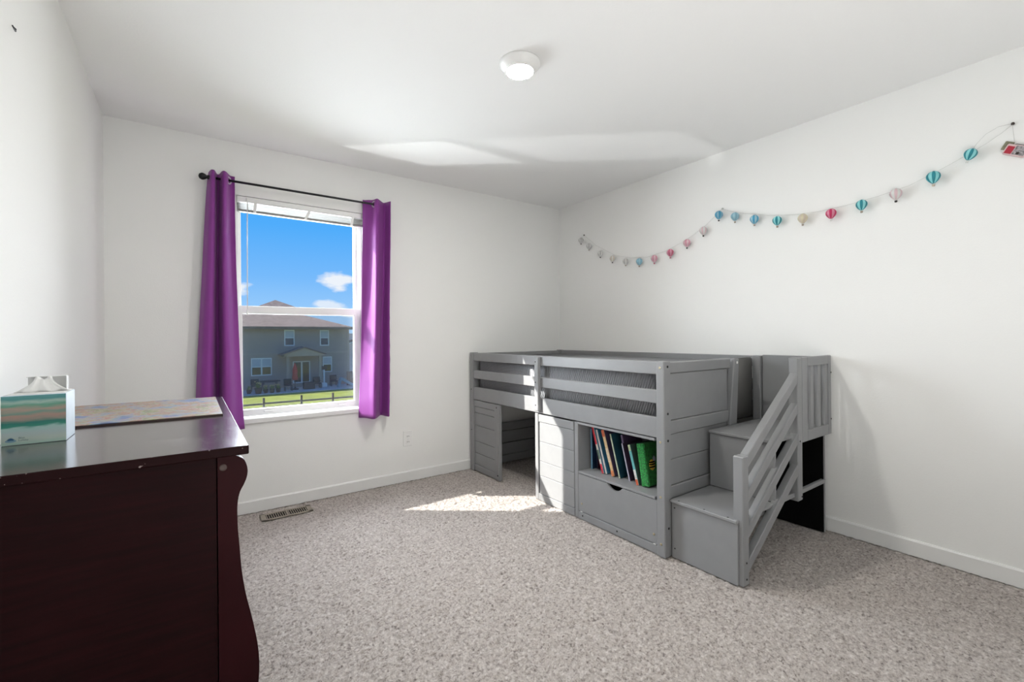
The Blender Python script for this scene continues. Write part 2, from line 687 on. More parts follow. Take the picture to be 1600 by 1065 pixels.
# ------------------------------------------------------------------ blind
bl = thing('window_blind', 'white mini blind pulled up to the top of the window', 'blind', (-2.39, .03, 1.99))
BX0, BX1 = WX0 + .010, WX1 - .010
obj('headrail', B(BX0, BX1, .004, .046, 2.060, 2.097, bev=.003), M_WHITE, bl)
for i in range(6):
    z = 2.0125 + i * .0078
    bm = bmnew()
    y0, y1 = .006 + random.uniform(-.002, .002), .040
    prism(bm, [(y0, z), ((y0 + y1) / 2, z + .0035), (y1, z), (y1, z + .0016), ((y0 + y1) / 2, z + .0052), (y0, z + .0016)], 0, BX0 + .002, BX1 - .002)
    obj('slat', bm, M_BLIND, bl)
obj('bottom_rail', B(BX0 + .002, BX1 - .002, .005, .041, 1.996, 2.010, bev=.003), M_BLIND, bl)
for x, lean in ((-2.700, 0), (-2.385, .022), (-2.065, .006)):
    bm = bmnew()
    prism(bm, [(x - .011, 1.995), (x + .006, 1.995), (x + .011 + lean, 2.062), (x - .006 + lean, 2.062)], 1, .001, .0045)
    obj('ladder_tape', bm, M_WHITE, bl)
bm = bmnew()
tube(bm, [(-2.745, -.004, 2.075), (-2.747, -.006, 1.9), (-2.750, -.006, 1.34)], .0032, 6)
wd = obj('tilt_wand', bm, M_WHITE, bl)
bm = bmnew()
tube(bm, [(-2.750, -.006, 1.345), (-2.750, -.006, 1.312)], [.0045, .006], 8)
obj('wand_tip', bm, M_WHITE, wd)
bm = bmnew()
box(bm, -2.751, -2.739, -.009, .006, 2.058, 2.088, bev=.002)
obj('wand_hook', bm, M_WHITE, bl)

# ------------------------------------------------------------------ curtain rod and curtains
RZ = 2.160
rod = thing('curtain_rod', 'black metal curtain rod with a ball finial over the window', 'curtain rod', (-2.39, -.08, RZ))
bm = bmnew()
tube(bm, [(-2.965, -.08, RZ), (-1.93, -.08, RZ), (-1.895, -.08, RZ)], .0075, 12)
obj('pole', bm, M_ROD, rod)
bm = bmnew()
lathe(bm, [(.008, .03), (.013, .026), (.013, .012), (.009, .010), (.016, .002), (.021, -.010), (.021, -.018), (.014, -.030), (.003, -.034)], 16, (-2.978, -.08, RZ), axis='X')
obj('finial', bm, M_ROD, rod)
for x in (-2.972, -1.935):
    bm = bmnew()
    tube(bm, [(x + .02, -.004, RZ - .004), (x + .02, -.07, RZ - .008), (x + .02, -.082, RZ - .010)], .005, 8)
    box(bm, x + .008, x + .032, -.005, 0, RZ - .03, RZ + .02, bev=.002)
    obj('bracket', bm, M_ROD, rod)


def catmull(P, n):
    out = []
    Q = [P[0] + (P[0] - P[1])] + P + [P[-1] + (P[-1] - P[-2])]
    for i in range(1, len(Q) - 2):
        for k in range(n):
            t = k / n
            a, b, c, d = Q[i - 1], Q[i], Q[i + 1], Q[i + 2]
            out.append(.5 * ((2 * b) + (c - a) * t + (2 * a - 5 * b + 4 * c - d) * t * t + (3 * b - a - 3 * c + d) * t ** 3))
    out.append(P[-1])
    return out


def curtain(name, label, top, bot, z0, z1, seed, grommets, hem_side, pw=.8, pw2=.8):
    root = thing(name, label, 'curtain', (sum(p[0] for p in bot) / len(bot), -.08, z0), 'purple curtains')
    T = catmull([Vector((x, y, 0)) for x, y in top], 9)
    Bt = catmull([Vector((x, y, 0)) for x, y in bot], 9)
    rows = 46
    bm = bmnew()
    g = []
    rnd = random.Random(seed)
    ph = rnd.uniform(0, 6)
    for j in range(rows + 1):
        s = j / rows
        z = z1 + (z0 - z1) * s
        row = []
        for i in range(len(T)):
            u = i / (len(T) - 1)
            w = s ** (pw + (pw2 - pw) * u)
            p = T[i].lerp(Bt[i], w)
            p.y += .006 * math.sin(5 * s + 9 * u + ph) * s
            p.x += .004 * math.sin(7 * s + 5 * u + ph) * s
            near = (1 - u) if hem_side > 0 else u
            if near < .12:
                p.y += .0035 * math.sin(s * 95 + ph) * (1 - near / .12)
            row.append(bm.verts.new((p.x, min(p.y, -.014), z + .0015 * math.sin(u * 23 + ph) * (1 if j in (0, rows) else 0))))
        g.append(row)
    for j in range(rows):
        for i in range(len(T) - 1):
            f = bm.faces.new((g[j][i], g[j + 1][i], g[j + 1][i + 1], g[j][i + 1]))
            f.smooth = True
    pn = obj('curtain_panel', bm, M_PURP, root)
    so = pn.modifiers.new('thickness', 'SOLIDIFY')
    so.thickness = .0022
    for gx, gy, ang in grommets:
        bm = bmnew()
        for k in range(20):
            pass
        ring_r, wire = .0205, .0045
        vs = []
        for k in range(20):
            a = 2 * math.pi * k / 20
            ring = []
            for q in range(6):
                b = 2 * math.pi * q / 6
                rr = ring_r + wire * math.cos(b)
                x, y, z = rr * math.cos(a), wire * .7 * math.sin(b), rr * math.sin(a)
                ring.append(bm.verts.new((gx + x * math.cos(ang) - y * math.sin(ang), gy + x * math.sin(ang) + y * math.cos(ang), RZ + z)))
            vs.append(ring)
        for k in range(20):
            for q in range(6):
                f = bm.faces.new((vs[k][q], vs[(k + 1) % 20][q], vs[(k + 1) % 20][(q + 1) % 6], vs[k][(q + 1) % 6]))
                f.smooth = True
        bmesh.ops.recalc_face_normals(bm, faces=bm.faces[:])
        gr = obj('grommet', bm, M_CHROME, root)
    return root


curtain('curtain', 'left purple curtain, flaring beside the dresser',
        [(-2.960, -.050), (-2.946, -.112), (-2.930, -.116), (-2.915, -.045), (-2.904, -.050), (-2.888, -.122), (-2.868, -.122), (-2.842, -.050), (-2.818, -.048)],
        [(-3.040, -.050), (-3.012, -.115), (-2.962, -.128), (-2.936, -.035), (-2.918, -.025), (-2.900, -.140), (-2.862, -.150), (-2.815, -.105), (-2.772, -.075)],
        .572, 2.200, 2, [(-2.852, -.080, R(55))], 1, .75, 2.6)
curtain('curtain', 'right purple curtain, partly in direct sun',
        [(-1.992, -.030), (-1.964, -.036), (-1.932, -.060), (-1.916, -.106), (-1.894, -.102), (-1.840, -.045), (-1.824, -.045), (-1.806, -.110), (-1.786, -.050)],
        [(-2.030, -.026), (-2.012, -.056), (-1.985, -.106), (-1.960, -.155), (-1.938, -.140), (-1.886, -.048), (-1.866, -.042), (-1.840, -.115), (-1.808, -.050)],
        .556, 2.196, 5, [(-1.923, -.083, R(-62))], 1, 1.25, 1.25)

# ------------------------------------------------------------------ ceiling light, outlet, vent, wall hook
cl = thing('ceiling_light', 'round white flush ceiling light, switched on', 'ceiling light', (-1.785, -1.75, H - .05))
bm = bmnew()
lathe(bm, [(.097, 0), (.097, -.008), (.090, -.016), (.069, -.040), (.065, -.042), (.060, -.038), (.060, -.02)], 40, (-1.785, -1.75, H))
obj('trim_ring', bm, M_WHITE, cl)
M_LENS = mat('lit_lens', (0.9, 0.9, 0.88), 0.5, emit=((1.0, 0.97, 0.90), 440.0), vary=(20, .01))
bm = bmnew()
lathe(bm, [(.061, -.030), (.061, -.040), (.050, -.0445), (.001, -.046)], 32, (-1.785, -1.75, H))
obj('lens', bm, M_LENS, cl)

ol = thing('wall_outlet', 'white duplex wall outlet between the window and the bed', 'outlet', (-1.638, 0, .281))
obj('cover_plate', B(-1.676, -1.600, -.007, 0, .281, .404, bev=.003), M_WHITE, ol)
for z in (.313, .357):
    so_ = obj('socket', B(-1.654, -1.622, -.0095, -.006, z - .0145, z + .0145, bev=.003), M_WHITE, ol)
    bm = bmnew()
    box(bm, -1.646, -1.643, -.0099, -.0094, z - .003, z + .008)
    box(bm, -1.633, -1.630, -.0099, -.0094, z - .003, z + .008)
    obj('slot', bm, M_DARKM, so_)
obj('screw', lathe(bmnew(), [(.003, -.0068), (.003, -.0082), (.001, -.0085)], 10, (-1.638, 0, .335), axis='Y'), M_CHROME, ol)

M_VENT = mat('beige_vent_metal', (0.33, 0.29, 0.24), 0.45, metal=0.2, vary=(30, .06))
vt = thing('floor_vent', 'beige floor register with dark slots below the window', 'vent', (-2.545, -.160, 0))
VX0, VX1, VY0, VY1 = -2.700, -2.395, -.222, -.098
bm = bmnew()
for a in ((VX0, VX1, VY0, VY0 + .018), (VX0, VX1, VY1 - .018, VY1), (VX0, VX0 + .030, VY0, VY1), (VX1 - .030, VX1, VY0, VY1), (-2.552, -2.540, VY0, VY1)):
    box(bm, *a, .0005, .006, bev=.0015)
obj('register_frame', bm, M_VENT, vt)
obj('duct', B(VX0 + .02, VX1 - .02, VY0 + .01, VY1 - .01, -.0004, .0006), M_BLACKP, vt)
for k in range(9):
    for x0, x1 in ((VX0 + .030, -2.552), (-2.540, VX1 - .030)):
        x = x0 + (x1 - x0) * (k + .5) / 9
        if k == 0:
            pass
        obj('louver', B(x - .0022, x + .0022, VY0 + .017, VY1 - .017, .0008, .0030), M_VENT, vt)

bm = bmnew()
tube(bm, [(W_L, -1.617, 2.036), (W_L + .006, -1.617, 2.030), (W_L + .006, -1.620, 2.022), (W_L + .009, -1.66, 2.017)], .0018, 6)
tag(obj('wall_hook', bm, M_DARKM), 'small bent wire hook high on the left wall', 'hook')

# ------------------------------------------------------------------ bed
BF = -1.062          # front plane of the bed rails
bed = thing('loft_bed', 'grey wooden low loft bed in the room corner', 'bed', (-.55, -1.02, 0))


def part(name, parent, *a, bev=.004, m=None, label=None):
    return obj(name, B(*a, bev=bev), m or M_GREY, parent, label=label)


def bolt(parent, x, y, z, ax, m=None, r=.0065):
    sg = -1
    bm = bmnew()
    prof = [(r, 0.0005), (r, -.0018), (r * .6, -.0026), (r * .5, -.0014)]
    lathe(bm, prof, 12, (x, y, z), axis='X' if ax == 'x' else 'Y')
    return obj('bolt', bm, m or M_BRASS, parent)


PT = 1.018
fr = part('post', bed, BF - .010, -1.012, -2.012, -1.962, 0, PT)
fl = part('post', bed, BF - .010, -1.012, -.074, -.024, 0, PT)
bl_ = part('post', bed, -.070, -.020, -.074, -.024, 0, PT)
br_ = part('post', bed, -.070, -.020, -2.012, -1.962, 0, PT)
for z in (.985, .598, .312, .068):
    bolt(fr, BF - .010, -1.988, z, 'x')
for z in (.990, .745, .605, .150):
    bolt(fr, -1.040, -2.012, z, 'y', M_DARKM)
for z in (.70, .35):
    bolt(fl, BF - .010, -.05, z, 'x', M_DARKM, .005)
for z0, z1 in ((.948, 1.016), (.795, .866), (.614, .722)):
    part('guard_rail', bed, BF, BF + .026, -1.964, -.072, z0, z1)
    part('guard_rail', bed, -.052, -.026, -1.964, -.072, z0, z1)
br = part('center_brace', bed, BF - .028, BF - .001, -.998, -.955, .632, 1.008)
for z in (.975, .832, .672):
    bolt(br, BF - .028, -.970, z, 'x', M_DARKM, .0045)

# end panel towards the stairs (framed, recessed boards)
ep = thing('end_panel', None, None, (-.7, -1.99, 0))
ep.parent = bed
ep.location = Vector((-.7, -1.99, 0)) - WLOC['loft_bed']
YE0, YE1 = -2.000, -1.972
part('rail', ep, -1.013, -.405, YE0, YE1, .953, 1.012)
part('rail', ep, -1.013, -.425, YE0, YE1, .632, .702)
part('rail', ep, -1.013, -.425, YE0, YE1, .292, .358)
for z0, z1 in ((.704, .951), (.360, .4955), (.4975, .630)):
    part('board', ep, -1.013, -.43, YE0 + .008, YE1 - .004, z0, z1, bev=.0025)
part('board', ep, -1.013, -.43, YE0 + .008, YE1 - .004, .03, .290, bev=.0025)
bm = bmnew()
prism(bm, [(-.437, .612), (-.357, .612), (-.327, 1.008), (-.383, 1.012)], 1, -2.012, -1.975)
bmesh.ops.bevel(bm, geom=bm.edges[:], offset=.004, segments=1, affect='EDGES')
ent = obj('entry_post', bm, M_GREY, bed)
bolt(ent, -.352, -2.012, .985, 'y', M_WHITE, .008)

# far end panel at the window wall, open between the upper and the lower boards
he = thing('end_panel', None, None, (-.55, -.06, 0))
he.parent = bed
he.location = Vector((-.55, -.06, 0)) - WLOC['loft_bed']
for nm, z0, z1 in (('rail', .953, 1.012), ('board', .815, .950), ('board', .702, .812), ('rail', .616, .699), ('rail', .300, .370), ('board', .190, .297), ('board', .080, .187), ('rail', .010, .077)):
    part(nm, he, -1.013, -.070, -.068, -.042 if nm == 'rail' else -.048, z0, z1, bev=.003)

# framed side panel left of the opening
sp = thing('side_panel', None, None, (BF, -.27, 0))
sp.parent = bed
sp.location = Vector((BF, -.27, 0)) - WLOC['loft_bed']
bm = bmnew()
prism(bm, [(BF - .004, 0), (BF - .004, 0)][:0] + [(BF + .030, .004), (BF - .002, .004), (BF - .008, .012), (BF - .008, .600), (BF - .002, .608), (BF + .030, .608)], 1, -.468, -.398)
bmesh.ops.bevel(bm, geom=[e for e in bm.edges if abs((e.verts[0].co - e.verts[1].co).z) > .1], offset=.010, segments=3, affect='EDGES')
st = obj('stile', bm, M_GREY, sp)
bolt(st, BF - .008, -.440, .585, 'x', M_DARKM, .005)
bolt(st, BF - .008, -.452, .045, 'x', M_DARKM, .007)
part('rail', sp, BF, BF + .022, -.398, -.074, .556, .609)
part('rail', sp, BF, BF + .022, -.398, -.074, .004, .055)
for z0, z1 in ((.0575, .155), (.1575, .256), (.2585, .391), (.3935, .500), (.5025, .5535)):
    part('board', sp, BF + .006, BF + .020, -.398, -.074, z0, z1, bev=.0025)

obj('platform', B(-1.03, -.055, -1.945, -.075, .628, .646), M_GREY, bed)

# mattress with a ribbed cover: a thing of its own
bm = bmnew()
box(bm, -1.022, -.135, -1.945, -.085, .650, .985)
bmesh.ops.bevel(bm, geom=bm.edges[:], offset=.035, segments=4, affect='EDGES')
tag(obj('mattress', bm, M_QUILT, smooth=True), 'mattress in a ribbed dark grey cover on the loft bed', 'mattress')
# folded cover end that stands up in the entry gap
bm = bmnew()
box(bm, -.345, -.082, -1.9715, -1.9495, .622, 1.012)
M_SHEET = mat('dark_grey_cloth', (0.140, 0.137, 0.132), 0.9, spec=0.1, bump=(220, .2, .002), vary=(6, .06))
bmesh.ops.bevel(bm, geom=bm.edges[:], offset=.007, segments=2, affect='EDGES')
for v in bm.verts:
    if v.co.z > .9:
        v.co.z -= .35 * (v.co.x + .21) ** 2 + .0
        v.co.y += .006 * math.sin(v.co.x * 40)
tag(obj('folded_blanket', bm, M_SHEET, smooth=True), 'dark grey blanket end showing in the gap beside the stairs', 'blanket')

# ------------------------------------------------------------------ cabinet under the bed
cab = thing('storage_cabinet', 'grey cabinet unit with door, book shelf and drawer under the bed', 'cabinet', (-.92, -1.44, 0))
CB = -.765
YL, YR, YM = -.922, -1.960, -1.352
part('side_panel', cab, BF + .002, CB, YL - .036, YL, 0, .609, bev=.003)
part('side_panel', cab, BF + .030, CB, YR, YR + .016, .0, .600, bev=.003)
part('divider', cab, BF + .002, CB, YM - .010, YM + .024, .0, .609, bev=.003)
part('back_panel', cab, CB - .010, CB, YR + .017, YL - .037, .0, .600, bev=.001)
part('top_rail', cab, BF + .002, CB - .011, YR + .017, YM - .011, .595, .609, bev=.002)
part('shelf', cab, BF + .001, CB - .011, YR + .017, YM - .011, .286, .300, bev=.002)
part('plinth', cab, BF + .000, BF + .022, YR + .001, YM - .011, .001, .047, bev=.002)
part('plinth', cab, BF + .000, BF + .022, YM + .025, YL - .037, .001, .047, bev=.002)
dr = thing('door', None, None, (BF, -1.14, 0))
dr.parent = cab
dr.location = Vector((BF, -1.14, 0)) - WLOC['storage_cabinet']
d0, d1 = YM + .028, YL - .042
part('door_rail', dr, BF, BF + .020, d0, d1, .552, .604, bev=.003)
for z0, z1 in ((.0495, .175), (.1775, .2765), (.2785, .4135), (.4155, .5495)):
    part('board', dr, BF + .003, BF + .018, d0, d1 - (.008), z0, z1, bev=.0022)
dw = thing('drawer', None, None, (BF, -1.66, .05))
dw.parent = cab
dw.location = Vector((BF, -1.66, .05)) - WLOC['storage_cabinet']
# drawer front with a half-moon finger cut-out
ya, yb, za, zb = YM - .014, YR + .004, .052, .2835
pts = [(ya, za), (ya, zb)]
pts += [(-1.605 - .116 * k / 12, zb - .030 * math.sin(math.pi * k / 12) ** .8) for k in range(13)]
pts += [(yb, zb), (yb, za)]
bm = bmnew()
prism(bm, pts, 0, BF + .001, BF + .017)
obj('drawer_front', bm, M_GREY, dw)
obj('drawer_box', B(BF + .019, CB - .02, yb + .012, ya - .012, .060, .240), M_BLACKP, dw, label='dark inside of the drawer')
for y in (-1.392, -1.935):
    bolt(dw, BF + .001, y, .100, 'x')
for y in (-1.40, -1.68):
    bolt(cab, BF, y, .026, 'x', M_DARKM, .005)
for y in (-1.390, -1.940):
    obj('runner_tip', B(BF - .001, BF + .010, y - .008, y + .008, .0475, .0512), M_WHITE, cab)

# ------------------------------------------------------------------ books on the shelf
BG = 'books on the bed shelf'


def book(label, y, t, h, d, lean, xs, spine, cover, bands=(), group=BG, page=(0.75, 0.70, 0.60)):
    """book leaning to the left: root at the lower edge of its left cover, spine facing the room"""
    r = thing('book', label, 'book', (xs, y, .3005), group, (lean, 0, 0))
    ms = mat('book_spine', spine, .45, vary=(60, .15))
    mc = mat('book_cover', cover, .4, vary=(14, .35))
    mp = mat('book_pages', page, .8, vary=(200, .08))
    # local: x into the shelf, y to the right (negative), z up
    d = min(d, -.780 - xs)
    bm = bmnew()
    box(bm, .004, d, -.0022, 0, 0, h)
    box(bm, .004, d, -t, -t + .0022, 0, h)
    obj('cover', bm, mc, r, local=True)
    bm = bmnew()
    box(bm, 0, .0045, -t, 0, 0, h, bev=.0012)
    sp_ = obj('spine', bm, ms, r, local=True)
    obj('pages', B(.0046, d - .004, -t + .0023, -.0023, .003, h - .003), mp, r, local=True)
    for z0, z1, c in bands:
        mb = mat('spine_print', c, .5, vary=(120, .3))
        b = B(-.0006, .0002, -t + .0004, -.0004, z0 * h, z1 * h)
        bo = obj('spine_band', b, mb, sp_, local=True)
        bo.location = Vector(bo.location) - Vector(sp_.location)
    return r


TH = R(-18)
book('slim light blue book, upright at the left end of the shelf', -1.380, .012, .258, .20, R(-1), -.965, (.16, .32, .46), (.012, .03, .07))
book('dark navy and maroon book behind the red-spined one', -1.3955, .010, .262, .19, R(-1.5), -.930, (.02, .03, .07), (.10, .012, .025), ((.5, .95, (.02, .03, .08)),))
book('red and white spine leaning over a steel blue cover', -1.494, .016, .288, .21, R(-17.5), -.985, (.62, .58, .52), (.045, .17, .30), ((.0, .2, (.55, .03, .06)), (.62, 1.0, (.55, .02, .04)), (.30, .5, (.10, .16, .12))))
book('steel blue picture book with pale page edge', -1.513, .014, .272, .20, R(-17.5), -.975, (.60, .58, .55), (.045, .19, .32))
book('tan and orange spined book in the middle of the row', -1.570, .022, .280, .20, TH, -.980, (.60, .42, .22), (.07, .05, .10), ((.85, 1.0, (.50, .10, .03)), (.0, .12, (.60, .2, .08)), (.3, .6, (.66, .52, .36))))
book('dark teal book with a green cover figure', -1.622, .009, .262, .20, R(-16), -.975, (.45, .50, .36), (.012, .06, .085), ((.0, .9, (.50, .55, .40)),))
book('tall dark purple book standing behind the lavender one', -1.676, .014, .262, .19, R(-15), -.945, (.10, .06, .13), (.075, .045, .10))
book('thin lavender-white spined book', -1.693, .008, .218, .18, R(-15), -.970, (.50, .48, .58), (.06, .035, .07))
book('short pink spined book', -1.738, .010, .200, .17, R(-17), -.960, (.50, .26, .26), (.08, .04, .05))
book('teal book with a white and orange foot beside the green one', -1.764, .017, .226, .18, R(-16), -.990, (.12, .42, .42), (.05, .08, .07), ((.0, .14, (.60, .12, .05)), (.14, .38, (.62, .60, .58)), (.85, 1.0, (.45, .50, .28))))

M_GLIT = mat('green_glitter', (0.02, 0.36, 0.06), 0.35, spec=.9, bump=(170, 1.0, .02), vary=(130, .85))
M_GREENC = mat('green_felt', (0.012, 0.13, 0.018), 0.8, bump=(120, .6, .008), vary=(70, .4))
gb = thing('activity_book', 'thick bright green glittery book with a bee on its cover', 'book', (-.985, -1.796, .3005), None, (R(-9), 0, 0))
obj('spine', B(0, .012, -.052, 0, 0, .238, bev=.004), M_GLIT, gb, local=True)
obj('cover', B(.0125, .19, -.052, 0, .002, .236, bev=.003), M_GREENC, gb, local=True)
bee_y = mat('bee_yellow', (.55, .36, .03), .6, vary=(40, .1))
bee_w = mat('bee_wing', (.30, .32, .34), .5, vary=(40, .1))
bm = bmnew()
lathe(bm, [(.004, -.030), (.018, -.022), (.025, -.004), (.023, .012), (.012, .026), (.002, .030)], 14, (0, 0, 0), axis='Z')
for v in bm.verts:
    v.co = Vector((.050 + v.co.x, -.0525 + min(0, v.co.y) * .35, .115 + v.co.z))
bee = obj('bee_body', bm, bee_y, gb, local=True)
for z in (-.010, .004, .016):
    b = bmnew()
    lathe(b, [(.0255, -.0035), (.0265, 0), (.0255, .0035)], 14)
    for v in b.verts:
        v.co = Vector((.050 + v.co.x * .92, -.0532 + min(0, v.co.y) * .37, .115 + z + v.co.z))
    bo = obj('bee_stripe', b, M_BLACKP, bee, local=True)
    bo.location = Vector(bo.location) - Vector(bee.location)
b = bmnew()
lathe(b, [(.002, -.02), (.012, -.008), (.013, .006), (.004, .018)], 10)
for v in b.verts:
    v.co = Vector((.073 + v.co.x, -.054 + min(0, v.co.y) * .2, .145 + v.co.z))
bo = obj('bee_wing', b, bee_w, bee, local=True)
bo.location = Vector(bo.location) - Vector(bee.location)

# ------------------------------------------------------------------ stairs
stc = thing('staircase', 'grey two-step storage staircase with slatted guard at the bed end', 'stairs', (-.52, -2.2, 0))
S0, S1 = -2.366, -2.016
part('riser', stc, -1.022, -1.006, S0, S1, .001, .286, bev=.002)
t1 = part('tread', stc, -1.034, -.662, S0 - .001, S1, .287, .303, bev=.003)
part('riser', stc, -.662, -.646, S0, S1, .304, .600, bev=.002)
t2 = part('tread', stc, -.674, -.040, S0 - .001, S1, .601, .617, bev=.003)
part('side_panel', stc, -1.005, -.050, S1 - .016, S1, .001, .286, bev=.002)
part('side_panel', stc, -.645, -.050, S1 - .016, S1, .305, .600, bev=.002)
sb1 = part('chalk_panel', stc, -.068, -.060, S0 + .004, S1 - .017, .001, .599, bev=.001, m=M_BLACKP, label='matt black back panel seen through the open side')
part('shelf_edge', stc, -.645, -.050, S0 - .002, S0 + .018, .287, .310, bev=.002)
part('side_frame', stc, -.059, -.048, S0 + .000, S1, .001, .600, bev=.002)
part('back_guard', stc, -.046, -.022, -2.384, -2.014, .604, 1.022, bev=.003)
for y in (-2.06, -2.20, -2.32):
    bm = bmnew()
    lathe(bm, [(.005, -.0003), (.005, .0006), (.002, .0008)], 10, (-1.022, y, .3031))
    obj('screw_cap', bm, M_DARKM, t1)
for z in (.26, .05):
    obj('screw_cap', lathe(bmnew(), [(.004, .0002), (.004, -.0008), (.002, -.001)], 10, (-1.022, -2.035, z), axis='X'), M_DARKM, stc)

G0, G1 = -2.387, -2.367      # outer guard plane
lp = part('guard_post', stc, -1.012, -.960, G0 - .000, -2.340, 0, .594, bev=.004)
# keep the tread clear of the post
for z, x in ((.105, -.985), (.030, -.985)):
    bolt(lp, x, G0, z, 'y', M_DARKM, .0045)
bm = bmnew()
box(bm, -.447, -.395, G0, G1 + .026, .268, 1.028, bev=.004)
up_ = obj('guard_post', bm, M_GREY, stc)
bolt(up_, -.425, G0, .585, 'y', M_DARKM, .0045)
bolt(up_, -.408, G0, .288, 'y', M_DARKM, .0045)
for xa, za0, za1, xb, zb0, zb1 in ((-.965, .533, .597, -.443, .894, .951), (-.962, .372, .432, -.443, .734, .790),
                                   (-.962, .207, .268, -.443, .572, .630), (-.962, .052, .109, -.443, .406, .466)):
    bm = bmnew()
    prism(bm, [(xa, za0), (xb, zb0), (xb, zb1), (xa, za1)], 1, G0 + .002, G1 + .018)
    bmesh.ops.bevel(bm, geom=bm.edges[:], offset=.003, segments=1, affect='EDGES')
    obj('slanted_slat', bm, M_GREY, stc)
gf = thing('guard_frame', None, None, (-.2, -2.377, .575))
gf.parent = stc
gf.location = Vector((-.2, -2.377, .575)) - WLOC['staircase']
part('stile', gf, -.394, -.325, G0, G1, .573, 1.030, bev=.003)
part('stile', gf, -.050, -.012, G0, G1, .573, 1.030, bev=.003)
part('rail', gf, -.325, -.050, G0, G1, .980, 1.030, bev=.003)
part('rail', gf, -.325, -.050, G0, G1, .573, .632, bev=.003)
for x in (-.278, -.185, -.092):
    part('slat', gf, x - .003, x + .037, G0 + .003, G1 - .002, .632, .980, bev=.003)
for z in (.93, .66):
    bolt(gf, -.016, G0, z, 'y', M_DARKM, .0045)

# ------------------------------------------------------------------ dresser
ds = thing('dresser', 'dark cherry wood dresser against the left wall', 'dresser', (-3.2, -1.65, 0))
DX0, DX1, DY0, DY1, DZ = W_L + .016, -2.9459, -2.2088, -1.088, .900
bm = B(DX0, DX1, DY0, DY1, DZ - .021, DZ, bev=.002)
for f in bm.faces:
    f.normal_update()
    f.material_index = 1 if f.normal.z > .9 else 0
obj('dresser_top', bm, [M_EDGE, M_WTOP], ds, label='worn glossy dark top')
PROF = [(-2.974, .8785), (-2.958, .868), (-2.951, .855), (-2.948, .838), (-2.950, .822), (-2.956, .806), (-2.964, .790), (-2.9685, .770), (-2.970, .745),
        (-2.969, .70), (-2.966, .660), (-2.962, .601), (-2.953, .537), (-2.941, .478), (-2.931, .420), (-2.927, .371), (-2.929, .318),
        (-2.938, .26), (-2.950, .20), (-2.958, .14), (-2.956, .08), (-2.945, .03), (-2.940, .0)]
for y0, y1, nm in ((DY0 + .010, DY0 + .034, 'front_leg'), (DY1 - .034, DY1 - .010, 'front_leg')):
    bm = bmnew()
    prism(bm, [(-3.009, 0.0)] + [(p.x, p.y) for p in catmull([Vector((a, b, 0)) for a, b in PROF[::-1]], 3)] + [(-3.009, .8785)], 1, y0, y1)
    lg = obj(nm, bm, M_STILE, ds)
    if y0 < -2:
        M_CAP = mat('screw_cap', (.06, .035, .03), .5, vary=(60, .2))
        obj('screw_cap', lathe(bmnew(), [(.008, .0), (.008, -.0018), (.005, -.0022), (.003, -.0012)], 16, (-2.998, y0, .853), axis='Y'), M_CAP, lg)
for y0, y1 in ((DY0 + .015, DY0 + .033), (DY1 - .033, DY1 - .015)):
    obj('side_panel', B(DX0 + .045, -3.0105, y0, y1, .06, .8785, bev=.001), M_WOOD, ds)
    obj('rear_leg', B(DX0 + .005, DX0 + .044, y0 - .004, y1 + .004, 0, .8785, bev=.002), M_WOOD, ds)
obj('back_panel', B(DX0 + .006, DX0 + .012, DY0 + .036, DY1 - .036, .06, .8785), M_WOOD, ds)
obj('bottom_panel', B(DX0 + .014, -3.000, DY0 + .036, DY1 - .036, .085, .105), M_WOOD, ds)
for k in range(3):
    z0 = .125 + k * .247
    df = obj('drawer', B(-3.000, -2.978, DY0 + .040, DY1 - .040, z0, z0 + .238, bev=.004), M_WOOD, ds)
    for y in (DY0 + .30, DY1 - .30):
        obj('knob', lathe(bmnew(), [(.006, 0), (.006, .012), (.014, .018), (.015, .024), (.010, .029), (.002, .030)], 14, (-2.978, y, z0 + .12), axis='X'), M_DARKM, df)

# picture board lying on the dresser
def puzzle_material():
    m = mat('puzzle_print', (.5, .45, .42), .45, spec=.4)
    t = m.node_tree
    p = t.nodes['Principled BSDF']
    co = t.nodes.new('ShaderNodeTexCoord')
    n = t.nodes.new('ShaderNodeTexNoise')
    n.inputs['Scale'].default_value = 8
    n.inputs['Detail'].default_value = 9
    n.inputs['Roughness'].default_value = .7
    n.inputs['Distortion'].default_value = .15
    t.links.new(co.outputs['Object'], n.inputs['Vector'])
    r = t.nodes.new('ShaderNodeValToRGB')
    e = r.color_ramp.elements
    cols = [(.30, (0.036, 0.058, 0.163)), (.38, (0.086, 0.158, 0.333)), (.44, (0.216, 0.259, 0.355)), (.485, (0.346, 0.302, 0.222)), (.52, (0.302, 0.122, 0.096)), (.55, (0.360, 0.331, 0.266)), (.60, (0.187, 0.216, 0.067)), (.66, (0.259, 0.158, 0.252)), (.74, (0.346, 0.086, 0.059))]
    e[0].position, e[0].color = cols[0][0], (*cols[0][1], 1)
    e[1].position, e[1].color = cols[-1][0], (*cols[-1][1], 1)
    for ps, c in cols[1:-1]:
        q = e.new(ps)
        q.color = (*c, 1)
    t.links.new(n.outputs['Fac'], r.inputs[0])
    n2 = t.nodes.new('ShaderNodeTexVoronoi')
    n2.inputs['Scale'].default_value = 60
    t.links.new(co.outputs['Object'], n2.inputs['Vector'])
    mx = t.nodes.new('ShaderNodeMixRGB')
    mx.blend_type = 'OVERLAY'
    mx.inputs[0].default_value = .12
    t.links.new(r.outputs[0], mx.inputs[1])
    t.links.new(n2.outputs['Color'], mx.inputs[2])
    t.links.new(mx.outputs[0], p.inputs['Base Color'])
    return m


